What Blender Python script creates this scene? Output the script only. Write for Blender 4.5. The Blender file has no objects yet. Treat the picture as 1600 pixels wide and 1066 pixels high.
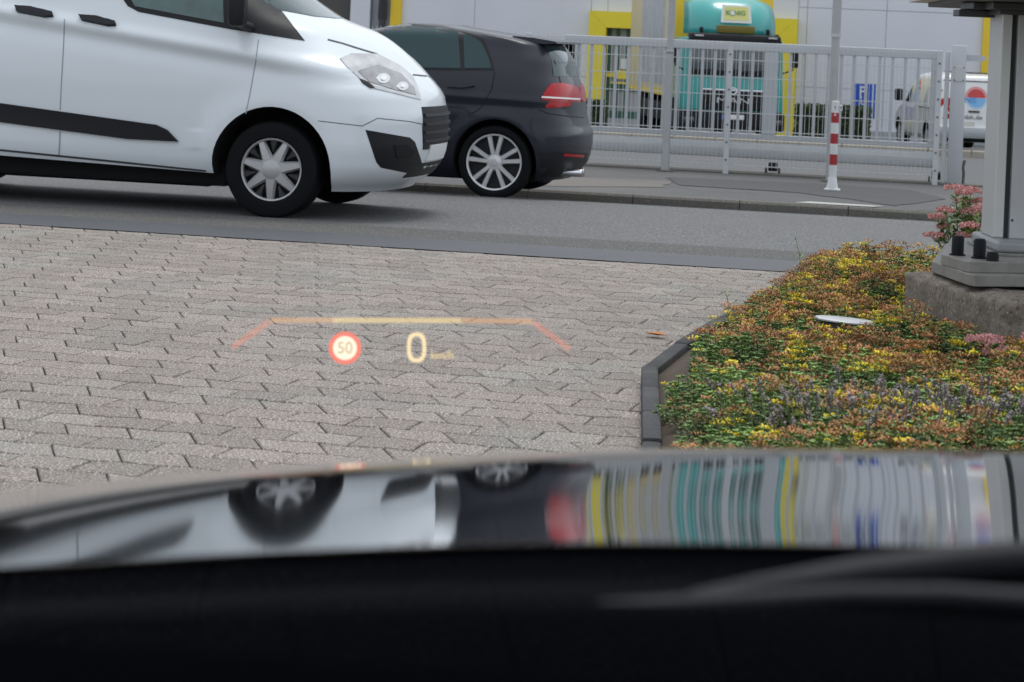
import bpy, bmesh, math, random
import numpy as np
from mathutils import Vector, Matrix, noise
from mathutils.bvhtree import BVHTree
from mathutils.geometry import delaunay_2d_cdt
random.seed(7); rng = np.random.default_rng(7)
R = math.radians
sc = bpy.context.scene
C = sc.collection
V = Vector

# ------------------------------------------------------------------ camera
TH, RHO, F, PX, PY, H = R(11.0), R(2.5), 3650.0, 800.0, 60.6, 1.30   # road axis = world X
RIGHT = V((math.cos(TH), math.sin(TH), 0)); FWD = V((-math.sin(TH), math.cos(TH), 0)); CAM = V((0, 0, H))
cam = bpy.data.cameras.new('camera'); camo = bpy.data.objects.new('camera', cam); C.objects.link(camo)
camo.matrix_world = Matrix.Translation(CAM) @ Matrix.Rotation(TH, 4, 'Z') @ Matrix.Rotation(R(90), 4, 'X') @ Matrix.Rotation(RHO, 4, 'Z')
cam.sensor_width = 36; cam.lens = F / 1600 * 36
cam.shift_y = -(533 - PY) / 1600
cam.clip_start = 0.05; cam.clip_end = 3000
cam.dof.use_dof = True; cam.dof.focus_distance = 11.5; cam.dof.aperture_fstop = cam.lens / 10.0
sc.camera = camo

# ------------------------------------------------------------------ sky, sun, exposure
w = bpy.data.worlds.new('World'); sc.world = w; w.use_nodes = True
nt = w.node_tree; nt.nodes.clear()
sky = nt.nodes.new('ShaderNodeTexSky'); sky.sky_type = 'NISHITA'; sky.sun_disc = False
SUN_EL, SUN_AZ = 74, 10        # azimuth: degrees clockwise from +Y
sky.sun_elevation = R(SUN_EL); sky.sun_rotation = R(SUN_AZ)
sky.air_density = 1.0; sky.dust_density = 2.0
hs = nt.nodes.new('ShaderNodeHueSaturation'); hs.inputs['Saturation'].default_value = 0.30
bg = nt.nodes.new('ShaderNodeBackground'); bg.inputs['Strength'].default_value = 0.145
wo = nt.nodes.new('ShaderNodeOutputWorld')
ov = nt.nodes.new('ShaderNodeMix'); ov.data_type = 'RGBA'; ov.inputs[0].default_value = .72; ov.inputs[7].default_value = (5.2, 5.5, 6.0, 1)   # even cloud cover over most of the sky
nt.links.new(sky.outputs[0], hs.inputs['Color']); nt.links.new(hs.outputs[0], ov.inputs[6]); nt.links.new(ov.outputs[2], bg.inputs[0]); nt.links.new(bg.outputs[0], wo.inputs[0])
sun = bpy.data.lights.new('sun', 'SUN'); sun.energy = 1.3; sun.angle = R(25); sun.color = (1, .97, .92)
suno = bpy.data.objects.new('sun', sun); C.objects.link(suno)
sd = V((math.sin(R(SUN_AZ)) * math.cos(R(SUN_EL)), math.cos(R(SUN_AZ)) * math.cos(R(SUN_EL)), math.sin(R(SUN_EL))))
suno.rotation_euler = sd.to_track_quat('Z', 'Y').to_euler()
sc.view_settings.view_transform = 'Standard'; sc.view_settings.look = 'None'
sc.view_settings.gamma = 1; sc.view_settings.exposure = 0.45
sc.cycles.use_denoising = True
sc.cycles.max_bounces = 8; sc.cycles.transparent_max_bounces = 12
sc.cycles.sample_clamp_indirect = 4

# ------------------------------------------------------------------ geometry helpers
def ab(px, py):
    u, v = px - PX, py - PY
    return u * math.cos(RHO) + v * math.sin(RHO), -u * math.sin(RHO) + v * math.cos(RHO)
def ray(px, py):
    a, b = ab(px, py)
    return RIGHT * (a / F) + FWD - V((0, 0, b / F))
def at(px, py, d): return CAM + ray(px, py) * d
def onY(px, py, Y):
    r = ray(px, py); return CAM + r * (Y / r.y)
def onZ(px, py, z):
    r = ray(px, py); return CAM + r * ((z - H) / r.z)
GY = [-60, 15, 17, 19.6, 21.7, 21.701, 27, 56, 70, 140]
GZ = [0, 0, -.012, -.06, -.20, -.115, -.13, -.95, -1.15, -1.3]
def gz(Y): return float(np.interp(Y, GY, GZ))
def gnd(px, py):
    lo, hi = 2.0, 130.0
    for _ in range(60):
        m = (lo + hi) / 2; p = at(px, py, m)
        if p.z > gz(p.y): lo = m
        else: hi = m
    return at(px, py, lo)

def tag(o, label=None, cat=None, group=None, kind=None):
    if label: o['label'] = label
    if cat: o['category'] = cat
    if group: o['group'] = group
    if kind: o['kind'] = kind
    return o
def thing(name, label, cat, loc=(0, 0, 0), rz=0, group=None):
    o = bpy.data.objects.new(name, None); C.objects.link(o); o.empty_display_size = .2
    o.matrix_world = Matrix.Translation(V(loc)) @ Matrix.Rotation(rz, 4, 'Z')
    return tag(o, label, cat, group)
def link(name, me, parent=None):
    o = bpy.data.objects.new(name, me); C.objects.link(o)
    if parent: o.parent = parent
    return o
def mk(name, verts, faces, mat, parent=None, smooth=False):
    me = bpy.data.meshes.new(name); me.from_pydata([tuple(v) for v in verts], [], [tuple(f) for f in faces]); me.update()
    for m in (mat if isinstance(mat, (list, tuple)) else [mat]): me.materials.append(m)
    if smooth: me.shade_smooth()
    return link(name, me, parent)

class MB:
    def __init__(s): s.v = []; s.f = []
    def add(s, vs, fs):
        k = len(s.v); s.v += [V(v) for v in vs]; s.f += [tuple(k + i for i in f) for f in fs]; return s
    def box(s, c, d, rz=0, M=None, bev=0):
        hx, hy, hz = d[0] / 2, d[1] / 2, d[2] / 2
        if bev:
            bm = bmesh.new(); bmesh.ops.create_cube(bm, size=1)
            for q in bm.verts: q.co = V((q.co.x * d[0], q.co.y * d[1], q.co.z * d[2]))
            bmesh.ops.bevel(bm, geom=bm.edges[:], offset=bev, segments=2, affect='EDGES', profile=.5)
            bm.verts.index_update(); vs = [q.co.copy() for q in bm.verts]; fs = [[q.index for q in f.verts] for f in bm.faces]; bm.free()
        else:
            vs = [V((x, y, z)) for x in (-hx, hx) for y in (-hy, hy) for z in (-hz, hz)]
            fs = [(0, 1, 3, 2), (4, 6, 7, 5), (0, 4, 5, 1), (2, 3, 7, 6), (0, 2, 6, 4), (1, 5, 7, 3)]
        if M is None: M = Matrix.Rotation(rz, 3, 'Z')
        return s.add([M @ q + V(c) for q in vs], fs)
    def bar(s, p, q, wd, ht, up=(0, 0, 1), bev=0):
        p, q = V(p), V(q); d = q - p; x = d.normalized(); u = V(up)
        y = u.cross(x).normalized(); z = x.cross(y)
        M = Matrix((x, y, z)).transposed()
        return s.box((p + q) / 2, (d.length, wd, ht), M=M, bev=bev)
    def tube(s, path, r, n=10, cap=True):
        path = [V(p) for p in path]; k = len(s.v); m = len(path)
        rr = r if isinstance(r, (list, tuple)) else [r] * m
        ref = None
        for i, p in enumerate(path):
            d = (path[min(i + 1, m - 1)] - path[max(i - 1, 0)]).normalized()
            if ref is None or abs(ref.dot(d)) > .95: ref = V((0, 0, 1)) if abs(d.z) < .9 else V((1, 0, 0))
            x = ref.cross(d).normalized(); y = d.cross(x)
            for j in range(n):
                t = 2 * math.pi * j / n; s.v.append(p + (x * math.cos(t) + y * math.sin(t)) * rr[i])
        for i in range(m - 1):
            for j in range(n):
                a, b = k + i * n + j, k + i * n + (j + 1) % n
                s.f.append((a, b, b + n, a + n))
        if cap: s.f.append(tuple(k + n - 1 - j for j in range(n))); s.f.append(tuple(k + (m - 1) * n + j for j in range(n)))
        return s
    def lathe(s, prof, n=32, c=(0, 0, 0), axis='z', closed=False):
        k = len(s.v); m = len(prof)
        for (r, h) in prof:
            for j in range(n):
                t = 2 * math.pi * j / n; x, y = r * math.cos(t), r * math.sin(t)
                p = V((x, y, h)) if axis == 'z' else (V((x, h, y)) if axis == 'y' else V((h, x, y)))
                s.v.append(p + V(c))
        for i in range(m if closed else m - 1):
            i2 = (i + 1) % m
            for j in range(n):
                j2 = (j + 1) % n
                s.f.append((k + i * n + j, k + i * n + j2, k + i2 * n + j2, k + i2 * n + j))
        return s
    def prism(s, poly, z0, z1, M=None):
        n = len(poly); vs = [V((x, y, z0)) for x, y in poly] + [V((x, y, z1)) for x, y in poly]
        if M is not None: vs = [M @ q for q in vs]
        return s.add(vs, [tuple(range(n - 1, -1, -1)), tuple(range(n, 2 * n))] + [(i, (i + 1) % n, n + (i + 1) % n, n + i) for i in range(n)])
    def build(s, name, mat, parent=None, smooth=False, recalc=True):
        o = mk(name, s.v, s.f, mat, parent)
        if recalc:
            bm = bmesh.new(); bm.from_mesh(o.data); bmesh.ops.recalc_face_normals(bm, faces=bm.faces); bm.to_mesh(o.data); bm.free()
        if smooth:
            o.data.shade_smooth()
            if smooth != 'all': o.data.set_sharp_from_angle(angle=R(38))
        return o

def text(name, s, mat, parent, M, size, extrude=.002, align='CENTER', sx=1.0, bold=0):
    cu = bpy.data.curves.new('t', 'FONT'); cu.body = s; cu.size = size; cu.align_x = align; cu.align_y = 'CENTER'; cu.extrude = extrude; cu.offset = bold
    ob = bpy.data.objects.new('t', cu); C.objects.link(ob)
    dg = bpy.context.evaluated_depsgraph_get()
    me = bpy.data.meshes.new_from_object(ob.evaluated_get(dg)); bpy.data.objects.remove(ob); bpy.data.curves.remove(cu)
    me.transform(M @ Matrix.Diagonal((sx, 1, 1, 1))); me.materials.clear(); me.materials.append(mat); me.name = name
    return link(name, me, parent)
def frame(o, x, y):           # matrix with given x (right), y (up) axes
    x = V(x).normalized(); z = x.cross(V(y)).normalized(); y = z.cross(x)
    M = Matrix((x, y, z)).transposed().to_4x4(); M.translation = V(o); return M

# ------------------------------------------------------------------ materials
def mat(name, col, rough=.5, metal=0, var=0, scale=20, bump=0, bscale=None, coat=0, spec=.5, rnd=0, col2=None, island=False, emit=0, detail=6, sheen=0, world=False, dist=.004):
    m = bpy.data.materials.new(name); m.use_nodes = True; n = m.node_tree.nodes; l = m.node_tree.links
    b = n['Principled BSDF']; b.inputs['Base Color'].default_value = (*col, 1); b.inputs['Roughness'].default_value = rough
    b.inputs['Metallic'].default_value = metal; b.inputs['Coat Weight'].default_value = coat; b.inputs['Specular IOR Level'].default_value = spec
    b.inputs['Coat Roughness'].default_value = .03
    if var or bump or rnd:
        if world: co = n.new('ShaderNodeNewGeometry').outputs['Position']
        else: co = n.new('ShaderNodeTexCoord').outputs['Object']
    src = None
    c2 = col2 or tuple(c * .6 for c in col)
    if var:
        t = n.new('ShaderNodeTexNoise'); t.inputs['Scale'].default_value = scale; t.inputs['Detail'].default_value = detail; t.inputs['Roughness'].default_value = .62
        l.new(co, t.inputs['Vector'])
        rp = n.new('ShaderNodeMapRange'); rp.inputs[1].default_value = .5 - .22; rp.inputs[2].default_value = .5 + .22
        rp.inputs[3].default_value = 0; rp.inputs[4].default_value = var
        l.new(t.outputs[0], rp.inputs[0])
        mx = n.new('ShaderNodeMix'); mx.data_type = 'RGBA'; mx.inputs[6].default_value = (*col, 1); mx.inputs[7].default_value = (*c2, 1)
        l.new(rp.outputs[0], mx.inputs[0]); src = mx.outputs[2]
    if rnd:
        if island == 'tone':
            at_ = n.new('ShaderNodeAttribute'); at_.attribute_name = 'tone'; rv = at_.outputs['Fac']
        elif island: rv = n.new('ShaderNodeNewGeometry').outputs['Random Per Island']
        else: rv = n.new('ShaderNodeObjectInfo').outputs['Random']
        h2 = n.new('ShaderNodeHueSaturation')
        mr = n.new('ShaderNodeMapRange'); mr.inputs[3].default_value = 1 - rnd; mr.inputs[4].default_value = 1 + rnd; l.new(rv, mr.inputs[0])
        l.new(mr.outputs[0], h2.inputs['Value'])
        mh = n.new('ShaderNodeMapRange'); mh.inputs[3].default_value = .5 - rnd * .06; mh.inputs[4].default_value = .5 + rnd * .06
        ml = n.new('ShaderNodeMath'); ml.operation = 'MULTIPLY'; ml.inputs[1].default_value = 7.31; fr = n.new('ShaderNodeMath'); fr.operation = 'FRACT'
        l.new(rv, ml.inputs[0]); l.new(ml.outputs[0], fr.inputs[0]); l.new(fr.outputs[0], mh.inputs[0]); l.new(mh.outputs[0], h2.inputs['Hue'])
        if src: l.new(src, h2.inputs['Color'])
        else: h2.inputs['Color'].default_value = (*col, 1)
        src = h2.outputs[0]
    if src: l.new(src, b.inputs['Base Color'])
    if bump:
        t2 = n.new('ShaderNodeTexNoise'); t2.inputs['Scale'].default_value = bscale or scale * 4; t2.inputs['Detail'].default_value = 5
        l.new(co, t2.inputs['Vector'])
        bp = n.new('ShaderNodeBump'); bp.inputs['Strength'].default_value = bump; bp.inputs['Distance'].default_value = dist
        l.new(t2.outputs[0], bp.inputs['Height']); l.new(bp.outputs[0], b.inputs['Normal'])
    if emit:
        b.inputs['Emission Color'].default_value = (*col, 1); b.inputs['Emission Strength'].default_value = emit
    return m

def stony(name, base, dark, light, speck=240, sp_amt=.5, patch=2.2, rnd=0, bump=.5, patchcol=None, patch_amt=.0, rough=.85, tex2=60, streak=0, lo=.60, hi=.72):
    """mineral surface: broad tone patches, fine dark/light aggregate specks, all in world space"""
    m = bpy.data.materials.new(name); m.use_nodes = True; n = m.node_tree.nodes; l = m.node_tree.links
    b = n['Principled BSDF']; b.inputs['Roughness'].default_value = rough; b.inputs['Specular IOR Level'].default_value = .3
    g = n.new('ShaderNodeNewGeometry'); P = g.outputs['Position']
    def nz(s, d=4, r=.6):
        t = n.new('ShaderNodeTexNoise'); t.inputs['Scale'].default_value = s; t.inputs['Detail'].default_value = d; t.inputs['Roughness'].default_value = r
        l.new(P, t.inputs['Vector']); return t.outputs[0]
    def ramp(x, a, c, lo=0, hi=1):
        t = n.new('ShaderNodeMapRange'); t.inputs[1].default_value = a; t.inputs[2].default_value = c; t.inputs[3].default_value = lo; t.inputs[4].default_value = hi
        l.new(x, t.inputs[0]); return t.outputs[0]
    def mix(f, A, B):
        t = n.new('ShaderNodeMix'); t.data_type = 'RGBA'; l.new(f, t.inputs[0])
        for i, c in ((6, A), (7, B)):
            if isinstance(c, tuple): t.inputs[i].default_value = (*c, 1)
            else: l.new(c, t.inputs[i])
        return t.outputs[2]
    c = mix(ramp(nz(tex2, 5), .35, .65), base, tuple((x + y) / 2 for x, y in zip(base, dark)))
    if patchcol: c = mix(ramp(nz(patch, 5, .65), .48, .68, 0, patch_amt), c, patchcol)
    c = mix(ramp(nz(speck, 2, .5), .45, .33, 0, sp_amt), c, dark)
    c = mix(ramp(nz(speck * 1.13, 2, .5), lo, hi, 0, sp_amt), c, light)
    if rnd:
        oi = n.new('ShaderNodeObjectInfo'); ad = n.new('ShaderNodeMath'); ad.operation = 'ADD'; l.new(oi.outputs['Random'], ad.inputs[0]); l.new(g.outputs['Random Per Island'], ad.inputs[1])
        fr = n.new('ShaderNodeMath'); fr.operation = 'FRACT'; l.new(ad.outputs[0], fr.inputs[0])
        h = n.new('ShaderNodeHueSaturation'); l.new(ramp(fr.outputs[0], 0, 1, 1 - rnd, 1 + rnd), h.inputs['Value']); l.new(c, h.inputs['Color']); c = h.outputs[0]
    l.new(c, b.inputs['Base Color'])
    bp = n.new('ShaderNodeBump'); bp.inputs['Strength'].default_value = bump; bp.inputs['Distance'].default_value = .004
    l.new(nz(speck * .6, 3), bp.inputs['Height']); l.new(bp.outputs[0], b.inputs['Normal'])
    return m

M = {}
M['paver'] = stony('concrete_paver', (.246, .209, .186), (.08, .068, .06), (.64, .585, .54), speck=115, sp_amt=.85, patch=1.1, rnd=.13, patchcol=(.185, .185, .17), patch_amt=.8, lo=.545, hi=.66)
M['joint'] = mat('joint_sand', (.022, .020, .019), .95, var=.6, scale=30, bump=.5, world=True)
M['asphalt'] = stony('road_asphalt', (.152, .151, .153), (.055, .055, .058), (.42, .415, .41), speck=55, sp_amt=.85, patch=.5, patchcol=(.118, .117, .119), patch_amt=.7, rough=.85)
M['asphalt_coarse'] = stony('coarse_asphalt', (.108, .104, .101), (.033, .033, .033), (.42, .40, .37), speck=60, sp_amt=.8, patch=.7, rough=.85)
M['tar'] = stony('tar_strip', (.086, .089, .098), (.05, .052, .058), (.17, .17, .175), speck=60, sp_amt=.25, patch=1.2, patchcol=(.068, .071, .078), patch_amt=.6, rough=.6, bump=.2)
M['gutter'] = stony('gutter_strip', (.20, .20, .215), (.12, .12, .13), (.3, .3, .3), speck=50, sp_amt=.3, rough=.8)
M['walk'] = stony('pavement_asphalt', (.115, .114, .116), (.055, .055, .055), (.23, .225, .22), speck=45, sp_amt=.45, patch=.45, patchcol=(.14, .135, .13), patch_amt=.8)
M['walk_patch'] = stony('pavement_repair', (.175, .16, .145), (.09, .085, .08), (.26, .25, .24), speck=45, sp_amt=.4)
M['walk_dark'] = stony('pavement_dark_asphalt', (.085, .085, .088), (.045, .045, .045), (.14, .14, .14), speck=45, sp_amt=.4)
M['kerb'] = stony('kerb_stone', (.135, .125, .115), (.06, .06, .05), (.26, .25, .23), speck=40, sp_amt=.5, patch=2, patchcol=(.10, .11, .07), patch_amt=.5, rnd=.1)
M['yard'] = stony('yard_asphalt', (.125, .125, .13), (.08, .08, .08), (.3, .3, .3), speck=30, sp_amt=.3, patch=.3, patchcol=(.10, .10, .105), patch_amt=.5)
M['terrain'] = mat('terrain', (.14, .15, .11), .95, var=.6, scale=.4, world=True)
M['edging'] = stony('edging_stone', (.060, .060, .064), (.028, .028, .03), (.15, .15, .15), speck=90, sp_amt=.4, patch=3, patchcol=(.10, .10, .095), patch_amt=.6, rnd=.12)
M['soil'] = mat('soil', (.05, .036, .026), .95, var=.9, scale=25, col2=(.09, .065, .045), bump=.8, world=True)
M['concrete'] = stony('rough_concrete', (.235, .20, .165), (.075, .062, .05), (.40, .36, .31), speck=55, sp_amt=.75, patch=4, patchcol=(.12, .105, .095), patch_amt=.9, bump=1.0, tex2=14)
M['rock'] = stony('flat_rock', (.30, .26, .20), (.14, .12, .09), (.45, .42, .36), speck=70, sp_amt=.4, patch=5, patchcol=(.2, .16, .12), patch_amt=.6)
M['linepaint'] = stony('worn_white_paint', (.48, .47, .44), (.25, .25, .24), (.6, .6, .57), speck=60, sp_amt=.5)
M['vanwhite'] = mat('white_van_paint', (.69, .74, .785), .25, coat=.5, var=.12, scale=1.5, col2=(.62, .665, .71))
M['whitebody'] = mat('white_paint', (.70, .71, .71), .3, coat=.5)
M['navy'] = mat('dark_blue_grey_paint', (.013, .0145, .025), .42, metal=.2, coat=.3, spec=.35)
M['bonnet'] = mat('black_car_paint', (.004, .005, .008), .045, coat=1.0, spec=1.0)
M['bonnet'].node_tree.nodes['Principled BSDF'].inputs['IOR'].default_value = 1.65
M['bonnet'].node_tree.nodes['Principled BSDF'].inputs['Coat Roughness'].default_value = .035
M['bonnet'].node_tree.nodes['Principled BSDF'].inputs['Coat IOR'].default_value = 1.5
M['seamgrey'] = mat('door_gap', (.30, .32, .34), .6)
M['blk'] = mat('black_plastic', (.009, .0095, .012), .5, var=.3, scale=30, spec=.3)
M['trim'] = mat('black_side_trim', (.007, .008, .012), .45, spec=.3)
M['dash'] = mat('dashboard_black', (.0006, .0008, .0016), .85, spec=.01)
M['wiper'] = mat('wiper_black', (.005, .006, .009), .55, spec=.2)
M['rubber'] = mat('tyre_rubber', (.0055, .006, .0075), .75, bump=.1, bscale=60, spec=.15)
M['well'] = mat('wheel_well', (.005, .005, .006), .9)
M['alloy'] = mat('silver_alloy', (.66, .66, .67), .30, metal=.35)
M['hubcap'] = mat('silver_hubcap', (.42, .42, .43), .38, metal=.35)
M['darkrim'] = mat('dark_rim', (.04, .04, .045), .5, metal=.5)
M['carglass'] = mat('tinted_glass', (.022, .050, .055), .06, spec=.35)
M['vanglass'] = mat('cab_glass', (.10, .17, .17), .08, var=.9, scale=3.0, col2=(.05, .06, .06), detail=2)
M['lampglass'] = mat('headlamp_lens', (.62, .62, .63), .15, metal=.3, var=.8, scale=9, col2=(.33, .33, .34), detail=2, coat=1)
M['lampbezel'] = mat('lamp_bezel', (.20, .20, .21), .25, metal=.4, var=.8, scale=14, col2=(.42, .42, .43), coat=1)
M['red'] = mat('red_tail_lens', (.46, .010, .013), .18, spec=.3, var=.6, scale=12, col2=(.16, .006, .008))
M['chrome'] = mat('chrome', (.75, .76, .78), .12, metal=1)
M['galv'] = mat('galvanised_steel', (.50, .52, .55), .5, metal=.25, var=.35, scale=6, col2=(.43, .445, .47))
M['galvlight'] = mat('light_galvanised_steel', (.56, .58, .60), .5, metal=.2, var=.3, scale=8)
M['wire'] = mat('light_wire', (.55, .57, .58), .45, metal=.2)
M['pole'] = mat('zinc_pole', (.43, .44, .45), .48, metal=.3, var=.4, scale=5)
M['alu'] = mat('brushed_aluminium', (.46, .47, .485), .42, metal=.35, var=.3, scale=4)
M['alu2'] = mat('aluminium_trim', (.54, .55, .55), .4, metal=.35)
M['groove'] = mat('dark_groove', (.05, .05, .055), .6)
M['steel'] = mat('weathered_steel_plate', (.27, .26, .245), .62, metal=.2, var=.8, scale=9, col2=(.16, .15, .135), bump=.3)
M['steel2'] = mat('smooth_steel_foot', (.33, .335, .345), .5, metal=.3, var=.4, scale=6)
M['cap'] = mat('black_bolt_cap', (.005, .006, .010), .55, spec=.2)
M['signgrey'] = mat('dark_grey_bracket', (.06, .062, .07), .5, var=.3, scale=6)
M['signwhite'] = mat('sign_cabinet', (.58, .56, .50), .45, var=.3, scale=5)
M['wall'] = mat('white_metal_cladding', (.70, .725, .79), .5, var=.18, scale=.6)
M['wall2'] = mat('grey_metal_cladding', (.40, .42, .45), .5, var=.2, scale=.6)
M['walldark'] = mat('dark_grey_cladding', (.075, .072, .07), .6)
M['yellow'] = mat('yellow_cladding', (.84, .58, .03), .5, var=.2, scale=1.2, col2=(.76, .53, .03))
M['yellow2'] = mat('yellow_door_frame', (.86, .72, .04), .5, var=.2, scale=1.2)
M['boxyellow'] = mat('yellow_box_body', (.84, .58, .03), .4, var=.15, scale=1.5)
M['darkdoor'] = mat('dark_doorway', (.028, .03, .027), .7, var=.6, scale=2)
M['greenframe'] = mat('green_door_frame', (.03, .12, .085), .5)
M['teal'] = mat('teal_cab_paint', (.038, .33, .315), .3, coat=.5, var=.15, scale=2)
M['trucklamp'] = mat('truck_lamp', (.16, .165, .17), .2, metal=.3, var=.8, scale=12, col2=(.05, .05, .05))
M['amber'] = mat('amber_sign_box', (.16, .12, .012), .5)
M['truckblk'] = mat('truck_black', (.009, .010, .013), .6, spec=.25)
M['truckglass'] = mat('truck_windscreen', (.09, .115, .125), .08, coat=.4, var=.5, scale=2.5, col2=(.03, .035, .04))
M['blue'] = mat('blue_sign', (.012, .085, .50), .5)
M['white'] = mat('white_print', (.75, .76, .76), .5)
M['pwhite'] = mat('white_post_paint', (.68, .70, .70), .45, var=.3, scale=9)
M['pred'] = mat('red_post_paint', (.36, .022, .028), .45, var=.2, scale=9)
M['txtblue'] = mat('blue_print', (.10, .30, .62), .5)
M['txtgrey'] = mat('grey_print', (.10, .13, .14), .5)
M['txtgreen'] = mat('green_print', (.16, .30, .12), .5)
M['paleyellow'] = mat('pale_yellow_print', (.72, .70, .25), .5)
M['leaf'] = mat('stonecrop_leaf', (.165, .270, .070), .55, rnd=.5, island='tone')
M['leafd'] = mat('stonecrop_dark_leaf', (.105, .185, .065), .55, rnd=.4, island='tone')
M['russet'] = mat('russet_flower_head', (.42, .20, .08), .7, rnd=.45, island='tone')
M['yel'] = mat('yellow_flower', (.74, .58, .03), .6, rnd=.25, island='tone')
M['pink'] = mat('pink_flower_head', (.60, .30, .29), .7, rnd=.35, island=True)
M['lav'] = mat('lavender_spike', (.27, .235, .25), .8, rnd=.4, island=True)
M['stalk'] = mat('pale_green_stalk', (.16, .19, .07), .7, rnd=.3, island=True)
M['hedge'] = mat('hedge_leaf', (.045, .075, .022), .6, rnd=.5, island=True)
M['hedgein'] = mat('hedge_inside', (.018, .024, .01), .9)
M['dryleaf'] = mat('fallen_leaf', (.42, .17, .05), .7)
M['beige'] = mat('beige_stone', (.36, .33, .28), .8, var=.4, scale=3)

# ------------------------------------------------------------------ ground, road, pavement
def strip(name, Y0, Y1, m, dz=0, X0=-70, X1=70, flat=None):
    ys = sorted(set([Y0, Y1] + [y for y in GY if Y0 < y < Y1] + list(np.linspace(Y0, Y1, max(2, int((Y1 - Y0) * 2))))))
    vs = []; fs = []
    for y in ys:
        z = (gz(y) if flat is None else flat) + dz; vs += [(X0, y, z), (X1, y, z)]
    for i in range(len(ys) - 1): fs.append((2 * i, 2 * i + 1, 2 * i + 3, 2 * i + 2))
    o = mk(name, vs, fs, m); o.data.shade_smooth()
    return tag(o, kind='structure')
mk_t = mk('terrain', [(-900, -900, -1.6), (900, -900, -1.6), (900, 900, -1.6), (-900, 900, -1.6)], [(0, 1, 2, 3)], M['terrain']); tag(mk_t, kind='structure')
YE = 13.78                                     # where the block paving meets the road
strip('road', YE, 21.7 - .0005, M['asphalt'])
rb = strip('tar_strip', YE, 14.52, M['tar'], .004)
strip('coarse_asphalt_band', 14.52, 15.25, M['asphalt_coarse'], .003)
strip('gutter', 21.25, 21.69, M['gutter'], .004)
strip('pavement', 21.83, 27.0, M['walk'])
strip('yard', 27.0, 69.0, M['yard'])

# far kerb, stone by stone, dropping towards the gate on the right
ko = thing('kerb', 'long grey kerb of stones between road and far pavement', 'kerb', (0, 21.7, 0)); del ko['category']; del ko['label']; ko['kind'] = 'structure'
def kerb_top(x): return -.115 - .07 * min(1, max(0, (x + .2) / 1.6))
x = -9.0
while x < 9:
    a, b = x + .004, x + .996; za, zb = kerb_top(a), kerb_top(b)
    m = MB(); dy = random.uniform(-.004, .004)
    vs = [(a, dy, -.4), (b, dy, -.4), (b, .14, -.4), (a, .14, -.4), (a, dy, za - .018), (b, dy, zb - .018), (a, dy + .02, za + .003), (b, dy + .02, zb + .003), (b, .14, zb + .003), (a, .14, za + .003)]
    m.add(vs, [(0, 1, 5, 4), (4, 5, 7, 6), (6, 7, 8, 9), (1, 2, 8, 7, 5), (3, 0, 4, 6, 9), (2, 3, 9, 8), (3, 2, 1, 0)])
    m.build('kerb_stone', M['kerb'], ko); x += 1.0
mk_l = mk('kerb_end', [(-70, 21.7, -.13), (-9, 21.7, -.13), (-9, 21.84, -.13), (-70, 21.84, -.13)], [(0, 1, 2, 3)], M['kerb']); tag(mk_l, kind='structure')
mk_l = mk('kerb_end', [(9, 21.7, -.18), (70, 21.7, -.18), (70, 21.84, -.13), (9, 21.84, -.13)], [(0, 1, 2, 3)], M['kerb']); tag(mk_l, kind='structure')

def patch_sheet(name, pts, m, dz, jit=.03, kind='structure'):
    vs = []
    for i in range(len(pts)):
        p, q = pts[i], pts[(i + 1) % len(pts)]
        for t in np.linspace(0, 1, 9)[:-1]:
            s = p.lerp(q, t); s.x += random.uniform(-jit, jit); s.y += random.uniform(-jit, jit); s.z = gz(s.y) + dz; vs.append(s)
    o = mk(name, vs, [tuple(range(len(vs)))], m)
    return tag(o, kind=kind)
patch_sheet('pavement_repair_patch', [gnd(*p) for p in ((770, 287), (880, 292), (1035, 293), (1050, 284), (905, 277), (800, 274))], M['walk_patch'], .004)
patch_sheet('pavement_dark_patch', [gnd(*p) for p in ((1040, 277), (1280, 288), (1420, 297), (1480, 312), (1400, 322), (1250, 302), (1060, 290))], M['walk_dark'], .005)
_x0, _x1 = onY(1243, 318, 21.95).x, onY(1380, 334, 21.95).x
mb_ = [(_x0, 21.86, -.107), (_x1 - .1, 21.85, -.107), (_x1, 22.05, -.107), (_x0 + .12, 22.12, -.107)]
tag(mk('painted_line', mb_, [(0, 1, 2, 3)], M['linepaint']), kind='structure')
# thin cracks in the pavement
def crack(pts, wd=.012):
    P = [gnd(*p) for p in pts]; vs = []; fs = []
    Q = []
    for i in range(len(P) - 1):
        for t in np.linspace(0, 1, 8)[:-1]:
            s = P[i].lerp(P[i + 1], t); s.x += random.uniform(-.02, .02); s.y += random.uniform(-.03, .03); Q.append(s)
    for s in Q:
        ww = wd * random.uniform(.3, 1); s.z = gz(s.y) + .014; vs += [s + V((0, -ww, 0)), s + V((0, ww, 0))]
    for i in range(len(Q) - 1): fs.append((2 * i, 2 * i + 2, 2 * i + 3, 2 * i + 1))
    tag(mk('pavement_crack', vs, fs, M['groove']), kind='structure')
crack([(905, 277), (1000, 284), (1050, 289), (1140, 296), (1240, 299)]); crack([(1040, 290), (1110, 300), (1200, 303)]); crack([(1240, 290), (1330, 303), (1440, 315)], .008)

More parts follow.
